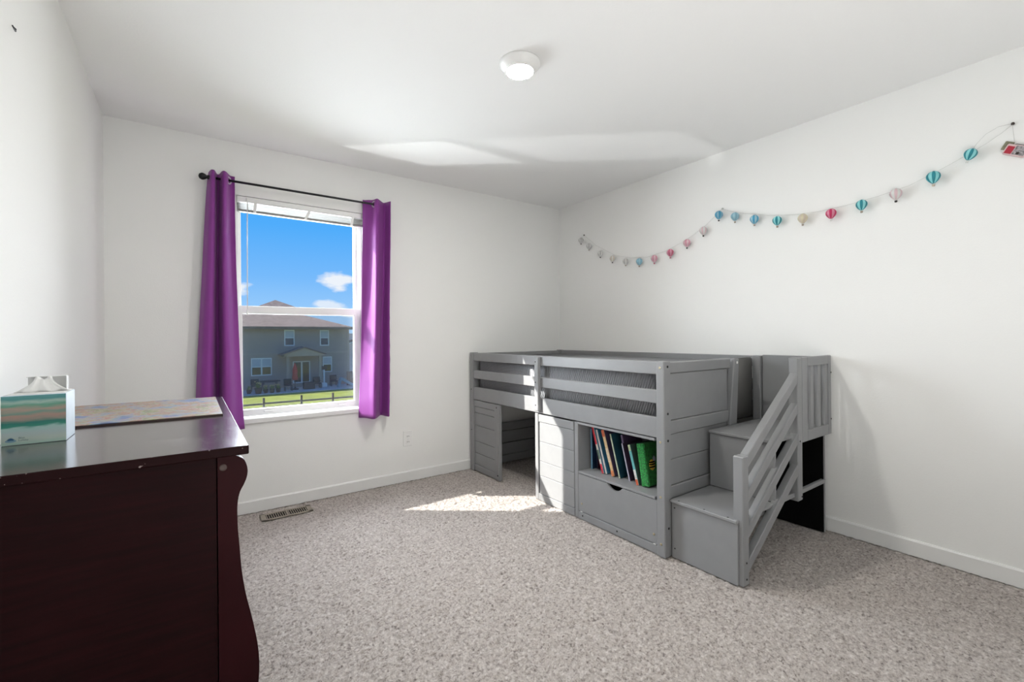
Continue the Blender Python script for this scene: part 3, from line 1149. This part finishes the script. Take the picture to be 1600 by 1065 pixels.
M_PUZ = puzzle_material()
M_PEDGE = mat('board_edge', (.05, .03, .028), .6, vary=(30, .2))
pb = thing('puzzle_board', 'flat board with a colourful printed picture lying on the dresser', 'puzzle', (-3.2, -1.38, DZ))
quad = [(-3.420, -1.655), (-2.972, -1.675), (-2.972, -1.135), (-3.420, -1.120)]
bm = bmnew()
prism(bm, quad, 2, DZ + .0004, DZ + .0050)
obj('backing_board', bm, M_PEDGE, pb)
bm = bmnew()
prism(bm, [(x + (.001 if x < -3.2 else -.001), y + (.001 if y < -1.4 else -.001)) for x, y in quad], 2, DZ + .0051, DZ + .0066)
obj('picture_sheet', bm, M_PUZ, pb)

# tissue box
def tissue_print():
    m = mat('seascape_print', (.3, .5, .45), .45, spec=.4)
    t = m.node_tree
    p = t.nodes['Principled BSDF']
    co = t.nodes.new('ShaderNodeTexCoord')
    s = t.nodes.new('ShaderNodeSeparateXYZ')
    t.links.new(co.outputs['Object'], s.inputs[0])
    mp = t.nodes.new('ShaderNodeMapping')
    mp.inputs['Scale'].default_value = (14, 14, 70)
    t.links.new(co.outputs['Object'], mp.inputs[0])
    n = t.nodes.new('ShaderNodeTexNoise')
    n.inputs['Scale'].default_value = 1.4
    n.inputs['Detail'].default_value = 3
    t.links.new(mp.outputs[0], n.inputs['Vector'])
    a = t.nodes.new('ShaderNodeMath')
    a.operation = 'MULTIPLY_ADD'
    t.links.new(s.outputs['Z'], a.inputs[0])
    a.inputs[1].default_value = 1 / .122
    b = t.nodes.new('ShaderNodeMath')
    b.operation = 'MULTIPLY_ADD'
    t.links.new(n.outputs['Fac'], b.inputs[0])
    b.inputs[1].default_value = .16
    b.inputs[2].default_value = -.08
    t.links.new(b.outputs[0], a.inputs[2])
    r = t.nodes.new('ShaderNodeValToRGB')
    e = r.color_ramp.elements
    st_ = [(0.0, (.36, .52, .46)), (.10, (.46, .55, .50)), (.22, (.42, .52, .53)), (.32, (.36, .55, .53)), (.36, (.04, .25, .19)), (.43, (.03, .20, .17)),
           (.50, (.30, .27, .23)), (.56, (.42, .27, .23)), (.62, (.16, .30, .25)), (.70, (.42, .30, .25)), (.78, (.12, .33, .24)), (.84, (.36, .50, .45)), (.91, (.08, .28, .28)), (1.0, (.12, .32, .32))]
    e[0].position, e[0].color = st_[0][0], (*st_[0][1], 1)
    e[1].position, e[1].color = st_[-1][0], (*st_[-1][1], 1)
    for ps, c in st_[1:-1]:
        q = e.new(ps)
        q.color = (*c, 1)
    t.links.new(a.outputs[0], r.inputs[0])
    t.links.new(r.outputs[0], p.inputs['Base Color'])
    return m


tb = thing('tissue_box', 'sea-green printed tissue box with a tissue pulled up, on the dresser', 'tissue box', (-3.374, -1.81, DZ))
TX0, TX1, TY0, TY1, TZ = -3.431, -3.317, -1.862, -1.757, DZ + .1215
M_PALE = mat('pale_blue_card', (.60, .70, .80), .5, vary=(20, .06))
M_CARDW = mat('white_card', (.74, .74, .73), .6, vary=(30, .04))
M_TISS = mat('tissue_paper', (.88, .88, .87), .9, vary=(40, .02))
bm = bmnew()
box(bm, TX0, TX1, TY0 + .0012, TY1, DZ + .0003, TZ - .001, bev=.001)
cb = obj('carton', bm, M_PALE, tb)
obj('front_print', B(TX0 + .0005, TX1 - .0008, TY0, TY0 + .0011, DZ + .001, TZ - .002), tissue_print(), cb)
bm = bmnew()
box(bm, TX0 + .004, TX1 - .003, TY0 + .005, TY1 - .004, TZ - .0009, TZ + .0005)
obj('carton_lid', bm, M_CARDW, cb)
# raised rear hood of the opened lid
bm = bmnew()
box(bm, TX0 + .028, TX1 - .012, TY1 - .014, TY1 - .0125, TZ + .0006, TZ + .038)
box(bm, TX1 - .0118, TX1 - .0100, TY1 - .034, TY1 - .0125, TZ + .0006, TZ + .0385)
box(bm, TX0 + .028, TX1 - .012, TY1 - .030, TY1 - .0145, TZ + .0380, TZ + .0392)
hd = obj('raised_flap', bm, M_CARDW, tb)
bm = bmnew()
rows = []
for j in range(7):
    s = j / 6
    row = []
    for i in range(17):
        u = i / 16
        wd_ = .040 * (1 - s) ** 1.6 + .012 + .004 * s
        x = (TX0 + .062) + (u - .5) * 2 * wd_
        y = TY0 + .055 + .006 * math.sin(u * 17 + s * 2) * (1 - .3 * s) + .006 * s
        z = TZ + .0008 + .036 * s + .004 * math.sin(u * 9) * s
        row.append(bm.verts.new((x, y, z)))
    rows.append(row)
for j in range(6):
    for i in range(16):
        f = bm.faces.new((rows[j][i], rows[j][i + 1], rows[j + 1][i + 1], rows[j + 1][i]))
        f.smooth = True
ts = obj('tissue', bm, M_TISS, tb)
sm = ts.modifiers.new('thickness', 'SOLIDIFY')
sm.thickness = .0012
# the small blue water-lily mark and two words printed on the front
M_INK = mat('blue_ink', (.03, .12, .24), .5, vary=(60, .2))
M_INK2 = mat('pale_blue_ink', (.20, .36, .46), .5, vary=(60, .2))
M_INKT = mat('grey_ink', (.09, .15, .16), .5, vary=(60, .1))
bm = bmnew()
cx_, cz_ = TX0 + .0165, DZ + .0125
for k in range(7):
    a = R(20 + k * 140 / 6)
    L_ = .0075 if k in (0, 6) else .0068
    d_ = Vector((math.cos(a), math.sin(a)))
    q_ = Vector((-d_.y, d_.x)) * .0017
    o2 = Vector((cx_, cz_))
    prism(bm, [tuple(o2), tuple(o2 + d_ * L_ * .5 - q_), tuple(o2 + d_ * L_), tuple(o2 + d_ * L_ * .5 + q_)], 1, TY0 - .0004 - k * .00002, TY0 - .0001)
obj('flower_mark', bm, M_INK, cb)
bm = bmnew()
prism(bm, [(cx_ + .0098 * math.cos(R(a)), cz_ - .0012 + .0036 * math.sin(R(a))) for a in range(0, 360, 30)], 1, TY0 - .00012, TY0 - .00005)
obj('water_mark', bm, M_INK2, cb)


def text(body, size, loc, parent, m):
    cu = bpy.data.curves.new('word', 'FONT')
    cu.body = body
    cu.size = size
    cu.extrude = .0001
    to = bpy.data.objects.new('word', cu)
    COL.objects.link(to)
    me = bpy.data.meshes.new_from_object(to)
    bpy.data.objects.remove(to)
    bm = bmesh.new()
    bm.from_mesh(me)
    bmesh.ops.transform(bm, matrix=Matrix.Translation(loc) @ Matrix.Rotation(R(90), 4, 'X'), verts=bm.verts)
    return obj('word', bm, m, parent)


text('Bliss', .0062, (TX0 + .0295, TY0 - .0003, DZ + .0155), cb, M_INKT)
text('Lullaby', .0062, (TX0 + .0295, TY0 - .0003, DZ + .0100), cb, M_INKT)

# ------------------------------------------------------------------ hot air balloon garland on the right wall
M_STR = mat('pale_cord', (.62, .62, .60), .7, vary=(60, .05))
SP = [(-.345, 2.090), (-.367, 2.108), (-.515, 1.990), (-.745, 1.862), (-.922, 1.812), (-1.087, 1.793), (-1.27, 1.816), (-1.44, 1.867), (-1.597, 1.940), (-1.734, 2.037),
      (-1.800, 2.004), (-1.877, 1.974), (-2.043, 1.922), (-2.195, 1.892), (-2.334, 1.882), (-2.463, 1.885), (-2.61, 1.898), (-2.745, 1.921), (-2.868, 1.968), (-2.97, 2.013), (-3.024, 2.040), (-3.075, 2.072), (-3.109, 2.098)]
bm = bmnew()
tube(bm, [(-.010, y, z) for y, z in SP], .0011, 5)
tube(bm, [(-.012, -2.970, 2.013), (-.016, -2.995, 2.050), (-.016, -3.024, 2.083), (-.014, -3.065, 2.103), (-.012, -3.108, 2.101)], .0010, 5)
tube(bm, [(-.012, -3.108, 2.099), (-.016, -3.112, 2.05), (-.022, -3.115, 2.012)], .0009, 5)
tag(obj('garland_cord', bm, M_STR), 'thin pale cord swagged along the right wall', 'cord')


def pushpin(y, z, label, m):
    t = thing('pushpin', label, 'pin', (0, y, z), 'pins holding the cord')
    obj('pin_head', lathe(bmnew(), [(.003, -.004), (.0065, -.006), (.0065, -.012), (.004, -.0145), (.001, -.015)], 12, (0, y, z), axis='X'), m, t)
    obj('pin_shaft', lathe(bmnew(), [(.0012, .0), (.0012, -.005)], 8, (0, y, z), axis='X'), M_CHROME, t)


M_BROWN = mat('dark_brown_plastic', (.03, .018, .014), .5, vary=(50, .2))
pushpin(-3.109, 2.101, 'dark pushpin at the right end of the cord', M_BROWN)
pushpin(-.366, 2.109, 'dark pushpin at the left end of the cord, by the corner', M_BROWN)
pushpin(-1.734, 2.0385, 'pale pushpin at the raised middle of the cord', M_STR)

C = dict(white=(.70, .70, .68), grey=(.50, .50, .49), beige=(.60, .52, .42), lblue=(.22, .42, .52), pblue=(.32, .52, .60), blue=(.05, .30, .48), teal=(.01, .22, .27),
         pteal=(.26, .66, .68), pink=(.62, .28, .36), rose=(.50, .11, .18), ppink=(.68, .50, .53), cream=(.62, .56, .40), magenta=(.52, .02, .10), mpink=(.66, .22, .32), dark=(.02, .017, .016), tan=(.36, .30, .24))
BAL = [(-.352, 2.085, 'white', 'grey', 'dark', 'white balloon with black basket hanging nearest the corner', .9),
       (-.455, 2.012, 'white', 'grey', 'tan', 'white and grey balloon, second from the corner', .9),
       (-.598, 1.922, 'white', 'grey', 'dark', 'white balloon with dark basket, third from the corner', .9),
       (-.740, 1.856, 'beige', 'white', 'dark', 'beige balloon left of the grey one', .9),
       (-.888, 1.811, 'grey', 'white', 'tan', 'pale grey balloon at the lowest left part of the cord', .9),
       (-1.031, 1.792, 'lblue', 'pblue', 'tan', 'soft blue balloon at the bottom of the left swag', 1.0),
       (-1.179, 1.796, 'pink', 'ppink', 'rose', 'pink balloon just right of the soft blue one', 1.0),
       (-1.327, 1.819, 'rose', 'pink', 'rose', 'deep rose balloon between two pink ones', 1.0),
       (-1.471, 1.870, 'pink', 'ppink', 'dark', 'striped pink balloon climbing towards the middle pin', 1.0),
       (-1.604, 1.936, 'ppink', 'white', 'dark', 'pale pink balloon with dark basket, just below the middle pin', 1.0),
       (-1.722, 2.022, 'lblue', 'blue', 'dark', 'sky blue balloon right at the middle pin', 1.0),
       (-1.837, 1.986, 'pblue', 'lblue', 'tan', 'pale blue balloon right of the middle pin', 1.0),
       (-1.967, 1.939, 'blue', 'pblue', 'tan', 'bright blue and pale striped balloon', 1.0),
       (-2.108, 1.900, 'teal', 'pteal', 'tan', 'dark teal striped balloon beside the cream one', 1.0),
       (-2.254, 1.882, 'cream', 'beige', 'tan', 'cream balloon at the bottom of the right swag', 1.0),
       (-2.402, 1.878, 'magenta', 'mpink', 'white', 'crimson balloon with light stripes', 1.0),
       (-2.548, 1.893, 'teal', 'pteal', 'tan', 'teal striped balloon right of the crimson one', 1.0),
       (-2.697, 1.914, 'ppink', 'white', 'dark', 'very pale pink balloon with dark basket, third from the right end', 1.0),
       (-2.844, 1.961, 'teal', 'pteal', 'beige', 'large teal striped balloon, second from the right end', 1.05)]
BALM = {}


def bal_mat(k):
    if k not in BALM:
        BALM[k] = mat('balloon_' + {'lblue': 'soft_blue', 'pblue': 'pale_blue', 'pteal': 'pale_teal', 'ppink': 'pale_pink', 'mpink': 'mid_pink'}.get(k, k), C[k], .5, vary=(40, .06))
    return BALM[k]


def balloon(y, z, a, b, bk, label, s, rot=None):
    t = thing('balloon_light', label, 'balloon light', (-.036, y, z), 'little hot air balloons on the cord', rot)
    prof = [(.002, 0), (.010, -.0025), (.0195, -.009), (.0255, -.018), (.0270, -.027), (.0250, -.036), (.0190, -.046), (.0115, -.054), (.0065, -.058)]
    bm = lathe(bmnew(), [(r * s, q * s) for r, q in prof], 24, stripe=lambda k: (k // 2) % 2)
    obj('envelope', bm, [bal_mat(a), bal_mat(b)], t, local=True)
    bm = bmnew()
    lathe(bm, [(.0045 * s, -.0725 * s), (.0058 * s, -.0715 * s), (.0062 * s, -.0635 * s)], 10)
    obj('basket', bm, bal_mat(bk), t, local=True)
    bm = bmnew()
    for k in range(4):
        an = k * math.pi / 2 + .5
        tube(bm, [(.0062 * s * math.cos(an), .0062 * s * math.sin(an), -.0575 * s), (.0055 * s * math.cos(an), .0055 * s * math.sin(an), -.064 * s)], .0005, 4)
    obj('ropes', bm, M_STR, t, local=True)
    bm = bmnew()
    tube(bm, [(0, 0, -.001), (.010, 0, .004), (.025, 0, .006)], .0008, 4)
    obj('hanging_loop', bm, M_STR, t, local=True)
    return t


for y, z, a, b, bk, lab, s in BAL:
    balloon(y, z, a, b, bk, lab, s)
balloon(-2.985, 2.026, 'teal', 'pteal', 'white', 'teal balloon hanging askew nearest the right end', .92, (R(20), R(0), 0))

M_RED = mat('red_plastic', (.42, .015, .04), .35, vary=(30, .08))
M_PINKP = mat('pinkish_plastic', (.70, .52, .52), .4, vary=(30, .05))
M_CLEARG = mat('grey_print', (.30, .28, .29), .5, vary=(150, .7))
M_OLIVE = mat('olive_card', (.20, .19, .12), .6, vary=(90, .4))
bt = thing('battery_box', 'red and grey battery box hanging at the right end of the cord', 'battery box', (-.004, -3.118, 1.975), None, (R(30), 0, 0))
obj('case', B(-.026, 0, -.040, .036, -.024, .022, bev=.004), M_PINKP, bt, local=True)
obj('red_window', B(-.0285, -.0255, .006, .030, -.020, .012, bev=.001), M_RED, bt, local=True)
obj('printed_label', B(-.0285, -.0255, -.038, .003, -.020, .018, bev=.001), M_CLEARG, bt, local=True)
obj('switch', B(-.033, -.0284, -.020, -.010, -.018, -.008, bev=.001), M_BROWN, bt, local=True)
obj('tag_card', B(-.012, -.008, .020, .052, -.006, .032, bev=.002), M_OLIVE, bt, local=True)
bm = bmnew()
tube(bm, [(-.013, -.030, .022), (-.014, -.022, .026), (-.013, .010, .026), (-.013, .018, .022)], .0012, 5)
obj('wire', bm, M_DARKM, bt, local=True)

# ------------------------------------------------------------------ outside
GZ = -3.0


def ground_mat(name, c1, c2, sc):
    return mat(name, c1, .95, spec=.1, vary=(sc, .25))


M_LAWN = ground_mat('lawn_grass', (.190, .225, .040), None, 1.5)
M_DRY = ground_mat('dry_yard', (.30, .27, .17), None, 1.2)
M_CONC = mat('patio_concrete', (.42, .41, .40), .9, vary=(3, .08))
M_SIDING = mat('grey_siding', (.345, .285, .255), .8, spec=.2, vary=(2, .04))
M_SIDTR = mat('grey_trim', (.36, .30, .265), .8, vary=(2, .04))
M_ROOF = mat('brown_shingles', (.21, .165, .145), .9, spec=.1, vary=(3, .2))
M_HGLASS = mat('house_glass', (.03, .035, .045), .08, spec=.8, vary=(1, .3))
M_HBLIND = mat('house_blind', (.42, .46, .50), .6, vary=(3, .05))
M_WTRIM = mat('house_white_trim', (.72, .73, .74), .6, vary=(4, .03))
M_PALEH = mat('pale_siding', (.62, .56, .56), .8, vary=(3, .04))
M_FENCE = mat('weathered_wood', (.10, .075, .06), .9, vary=(6, .25))
M_REDC = mat('red_canvas', (.52, .06, .05), .8, vary=(6, .1))
M_DFURN = mat('dark_furniture', (.03, .032, .04), .6, vary=(8, .3))
M_LEAF = mat('plant_green', (.13, .19, .05), .8, vary=(12, .4))
M_PETAL = mat('yellow_petals', (.60, .50, .22), .7, vary=(12, .4))
M_BLUE = mat('blue_plastic', (.16, .28, .36), .5, vary=(6, .08))
M_TERRA = mat('dark_pot', (.07, .055, .05), .7, vary=(8, .2))

bm = B(-60, 90, .6, 120, GZ - .3, GZ)
tag(obj('yard_ground', bm, M_LAWN), 'green lawn behind the fence outside', 'lawn')['kind'] = 'structure'
tag(obj('patio', B(-6, 12, 34.3, 38, GZ, GZ + .06), M_CONC), 'pale concrete patio behind the grey house', 'patio')['kind'] = 'structure'

hs = thing('house', 'grey two-storey house across the lawn, seen through the window', 'house', (2, 43, GZ))
HX0, HX1, HY0, HY1 = -9.0, 8.50, 38.0, 48.0
EZ = 2.08
obj('wall', B(HX0, HX1, HY0, HY1, GZ, EZ), M_SIDING, hs)
# lap siding boards, proud of the wall by a centimetre
nlap = 26
lap = bmnew()
for k in range(nlap):
    z0 = GZ + .25 + k * (EZ - .15 - GZ - .25) / nlap
    z1 = z0 + (EZ - .15 - GZ - .25) / nlap - .012
    prism(lap, [(HY0 - .022, z0), (HY0, z0), (HY0, z1), (HY0 - .006, z1)], 0, HX0, HX1)
obj('lap_siding', lap, M_SIDING, hs, kind='stuff')
obj('belt_board', B(HX0, HX1 + .01, HY0 - .05, HY0 + .02, -.16, -.02), M_SIDTR, hs)
obj('corner_board', B(HX1 - .10, HX1 + .02, HY0 - .04, HY0 + .1, GZ, EZ), M_SIDTR, hs)


def hip_roof(bm, x0, x1, y0, y1, z, pitch, over=.45):
    x0, x1, y0, y1 = x0 - over, x1 + over, y0 - over, y1 + over
    hw = (y1 - y0) / 2
    zr = z + hw * pitch
    ym = (y0 + y1) / 2
    a, b, c, d = [bm.verts.new(p) for p in ((x0, y0, z), (x1, y0, z), (x1, y1, z), (x0, y1, z))]
    e, f = bm.verts.new((x0 + hw, ym, zr)), bm.verts.new((x1 - hw, ym, zr))
    for q in ((a, b, f, e), (b, c, f), (c, d, e, f), (d, a, e), (a, d, c, b)):
        bm.faces.new(q)
    bmesh.ops.recalc_face_normals(bm, faces=bm.faces[:])


bm = bmnew()
hip_roof(bm, HX0, HX1, HY0, HY1, EZ - .02, .335)
rf = obj('roof', bm, M_ROOF, hs)
obj('fascia', B(HX0 - .47, HX1 + .47, HY0 - .49, HY0 - .44, EZ - .16, EZ + .04), M_ROOF, hs)
# small raised hip behind the ridge
bm = bmnew()
a = [bm.verts.new(p) for p in ((1.26, 43.5, 3.80), (6.06, 43.5, 3.80), (6.06, 47.5, 3.80), (1.26, 47.5, 3.80), (3.66, 45.5, 4.88))]
for q in ((0, 1, 4), (1, 2, 4), (2, 3, 4), (3, 0, 4), (3, 2, 1, 0)):
    bm.faces.new([a[i] for i in q])
obj('roof_peak', bm, M_ROOF, hs)


def house_window(x0, x1, z0, z1, y, split=False):
    w = obj('window', (lambda b: [box(b, *q) for q in ((x0 - .07, x1 + .07, y - .05, y, z1, z1 + .08), (x0 - .07, x1 + .07, y - .05, y, z0 - .08, z0),
                                                        (x0 - .07, x0, y - .05, y, z0, z1), (x1, x1 + .07, y - .05, y, z0, z1),
                                                        (x0, x1, y - .045, y, (z0 + z1) / 2 - .03, (z0 + z1) / 2 + .03))] and b)(bmnew()), M_WTRIM, hs)
    if split:
        xm = (x0 + x1) / 2
        obj('mullion', B(xm - .05, xm + .05, y - .05, y - .002, z0, z1), M_WTRIM, w)
    obj('pane', B(x0, x1, y - .020, y - .015, z0, z1), M_HGLASS, w)
    obj('blind', B(x0 + .01, x1 - .01, y - .024, y - .0205, (z0 + z1) / 2 + .03, z1), M_HBLIND, w)


YW = HY0 - .022
house_window(3.34, 3.97, .60, 1.78, YW)
house_window(6.12, 6.72, .57, 1.76, YW)
house_window(.93, 2.26, -1.76, -.50, YW, True)
house_window(6.33, 6.95, -1.72, -.54, YW)
# porch: gabled roof on two posts in front of the sliding door
PY = 36.4
bm = bmnew()
k_ = (36.0 + 3.457) / (38 + 3.457)
prism(bm, [(2.95, -.30), (2.95, -.18), (4.50, .34), (6.00, -.18), (6.00, -.30)], 1, PY - .25, HY0)
pr = obj('porch_roof', bm, M_SIDTR, hs)
obj('porch_shingles', (lambda b: [prism(b, q, 1, PY - .35, HY0) for q in ([(2.80, -.20), (2.80, -.12), (4.50, .46), (4.50, .36)], [(6.15, -.20), (6.15, -.12), (4.50, .46), (4.50, .36)])] and b)(bmnew()), M_ROOF, hs)
for x in (3.28, 5.70):
    obj('porch_post', B(x - .09, x + .09, PY - .10, PY + .08, GZ + .06, -.28), M_SIDTR, hs)
sdr = obj('sliding_door', (lambda b: [box(b, *q) for q in ((3.90, 5.24, HY0 - .07, HY0, -.86, -.78), (3.90, 5.24, HY0 - .07, HY0, -2.62, -2.52),
                                                            (3.90, 3.98, HY0 - .07, HY0, -2.52, -.86), (5.16, 5.24, HY0 - .07, HY0, -2.52, -.86), (4.52, 4.64, HY0 - .06, HY0, -2.52, -.86))] and b)(bmnew()), M_WTRIM, hs)
for x0, x1 in ((3.98, 4.52), (4.64, 5.16)):
    obj('pane', B(x0, x1, HY0 - .04, HY0 - .03, -2.52, -.86), M_HGLASS, sdr)

h2 = thing('house', 'pale house with white trim beyond the grey one, cut by the window edge', 'house', (11.5, 47, GZ))
obj('wall', B(9.8, 16, 44.0, 52, GZ, 1.6), M_PALEH, h2)
bm = bmnew()
prism(bm, [(9.2, .35), (9.2, .50), (12.6, 1.75), (12.6, 1.60)], 1, 43.2, 44.0)
obj('porch_roof', bm, M_ROOF, h2)
obj('rake_trim', prism(bmnew(), [(9.2, .22), (9.2, .36), (12.6, 1.61), (12.6, 1.47)], 1, 43.15, 43.3), M_WTRIM, h2)
obj('gutter', B(9.35, 12.9, 43.2, 43.5, 1.95, 2.2), M_WTRIM, h2)
obj('downspout', tube(bmnew(), [(9.5, 43.35, 2.0), (9.7, 43.6, 1.75), (9.9, 43.9, 1.6), (9.9, 43.9, .6)], .08, 6), M_WTRIM, h2)
bm = bmnew()
hip_roof(bm, 9.9, 16, 44, 52, 2.10, .07, .5)
obj('roof', bm, M_ROOF, h2)

# low brown fence between the two houses, and a shed wall
tag(obj('privacy_fence', (lambda b: [box(b, 7.9 + i * .16, 8.04 + i * .16, 36.6, 36.64, GZ, -1.75 - (i % 2) * .02) for i in range(26)] and b)(bmnew()), mat('red_brown_fence', (.13, .075, .065), .9, vary=(4, .2))), 'brown board fence at the right of the patio', 'fence')

# split rail fence along the lawn
fc = thing('rail_fence', 'brown two-rail fence along the lawn outside', 'fence', (1.3, 21, GZ))
xs_ = [-5.2, -3.55, -1.89, -.23, 1.43, 2.93, 4.5, 6.1, 7.7]
for x in xs_:
    obj('fence_post', B(x - .045, x + .045, 20.945, 21.055, GZ, -1.68, bev=.012), M_FENCE, fc)
for za in (-1.99, -2.22):
    for i in range(len(xs_) - 1):
        dz = random.uniform(-.02, .02)
        obj('rail', B(xs_[i] + .05, xs_[i + 1] - .05, 20.975, 21.025, za + dz, za + dz + .085, bev=.012), M_FENCE, fc)

um = thing('patio_umbrella', 'closed red patio umbrella beside the glass door', 'umbrella', (3.72, 36.0, GZ + .06))
obj('pole', tube(bmnew(), [(3.72, 36.0, GZ + .06), (3.72, 36.0, -.80)], .03, 8), M_FENCE, um)
obj('canopy', lathe(bmnew(), [(.20, -2.18), (.23, -2.0), (.17, -1.7), (.20, -1.45), (.12, -1.1), (.05, -.86), (.01, -.80)], 10, (3.72, 36.0, 0)), M_REDC, um)
obj('base', lathe(bmnew(), [(.28, 0), (.28, .06), (.08, .12), (.04, .2)], 12, (3.72, 36.0, GZ + .06)), M_DFURN, um)

bh = thing('basketball_hoop', 'white-poled toy basketball hoop on the patio', 'basketball hoop', (6.05, 36.6, GZ + .06))
obj('pole', tube(bmnew(), [(6.05, 36.6, GZ + .06), (6.05, 36.6, -1.35)], .07, 8), M_WTRIM, bh)
obj('backboard', B(5.72, 6.30, 36.50, 36.56, -1.50, -1.20, bev=.03), M_DFURN, bh)
obj('hoop_base', B(5.85, 6.25, 36.3, 36.9, GZ + .06, GZ + .40, bev=.05), M_WTRIM, bh)

sl = thing('toy_slide', 'pale blue toy slide at the right of the patio', 'slide', (7.5, 35.6, GZ + .06))
obj('chute', prism(bmnew(), [(7.0, -2.25), (7.25, -2.15), (8.3, -2.85), (8.3, -2.94), (8.1, -2.94)], 1, 35.3, 35.8), M_BLUE, sl)
obj('ladder', prism(bmnew(), [(6.85, -2.94), (6.98, -2.94), (7.22, -2.16), (7.08, -2.16)], 1, 35.32, 35.78), M_BLUE, sl)

tbk = thing('patio_table', 'dark round patio table below the wide ground-floor window', 'table', (2.0, 36.6, GZ + .06))
obj('table_top', lathe(bmnew(), [(.75, -2.24), (.77, -2.21), (.75, -2.18)], 20, (2.0, 36.6, 0)), M_DFURN, tbk)
for dx, dy in ((-.5, -.4), (.5, -.4), (-.5, .4), (.5, .4)):
    obj('leg', tube(bmnew(), [(2.0 + dx, 36.6 + dy, GZ + .06), (2.0 + dx * .9, 36.6 + dy * .9, -2.23)], .03, 6), M_DFURN, tbk)


def patio_chair(x, y, label):
    c = thing('patio_chair', label, 'chair', (x, y, GZ + .06), 'patio chairs')
    z = GZ + .06
    obj('seat', B(x - .28, x + .28, y - .27, y + .27, z + .38, z + .45, bev=.02), M_DFURN, c)
    obj('backrest', B(x - .28, x + .28, y + .22, y + .28, z + .45, z + .92, bev=.02), M_DFURN, c)
    for dx in (-.24, .24):
        obj('armrest', B(x + dx - .03, x + dx + .03, y - .25, y + .25, z + .60, z + .64, bev=.01), M_DFURN, c)
        for dy in (-.23, .23):
            obj('leg', B(x + dx - .025, x + dx + .025, y + dy - .025, y + dy + .025, z, z + .38), M_DFURN, c)


patio_chair(1.0, 36.7, 'dark patio chair left of the round table')
patio_chair(3.12, 35.4, 'dark patio chair between the round table and the red umbrella')
patio_chair(5.35, 35.9, 'dark patio chair right of the low black chest')
patio_chair(6.9, 36.9, 'dark patio chair behind the blue slide')
tag(obj('storage_chest', B(4.30, 5.05, 35.5, 36.1, GZ + .06, GZ + .62, bev=.03), M_DFURN), 'low black patio chest in front of the glass door', 'chest')


def planter(x, y, s, fl, label):
    t = thing('potted_plant', label, 'plant', (x, y, GZ + .06), 'flower pots on the patio edge')
    z = GZ + .06
    obj('pot', lathe(bmnew(), [(.16 * s, 0), (.22 * s, .34 * s), (.24 * s, .38 * s), (.19 * s, .38 * s), (.17 * s, .32 * s)], 12, (x, y, z)), M_TERRA, t)
    rnd = random.Random(int(x * 100))
    bm = bmnew()
    for k in range(26):
        a, el = rnd.uniform(0, 6.28), rnd.uniform(.35, 1.4)
        ln = rnd.uniform(.25, .5) * s
        d = Vector((math.cos(a) * math.cos(el), math.sin(a) * math.cos(el), math.sin(el)))
        sd_ = d.cross(Vector((0, 0, 1))).normalized() * .04 * s
        p0 = Vector((x, y, z + .33 * s))
        q = [bm.verts.new(v) for v in (p0, p0 + d * ln * .55 + sd_, p0 + d * ln, p0 + d * ln * .55 - sd_)]
        bm.faces.new(q)
    obj('leaves', bm, M_LEAF, t, kind='stuff')
    if fl:
        bm = bmnew()
        for k in range(12):
            a, rr = rnd.uniform(0, 6.28), rnd.uniform(.05, .26) * s
            c0 = (x + rr * math.cos(a), y + rr * math.sin(a), z + rnd.uniform(.6, .78) * s)
            lathe(bm, [(.01, -.02), (.05 * s, 0), (.02, .03)], 6, c0)
        obj('flowers', bm, M_PETAL, t, kind='stuff')


planter(1.02, 34.75, 1.15, True, 'largest flowering pot, at the left end of the patio row')
planter(1.52, 34.9, .75, True, 'small flowering pot next to the largest one')
planter(1.93, 34.8, .8, True, 'flowering pot in the middle of the patio row')
planter(2.36, 34.9, .80, True, 'flowering pot at the right end of the patio row')
planter(.45, 35.2, .8, False, 'leafy pot without flowers, left of the largest flowering pot')
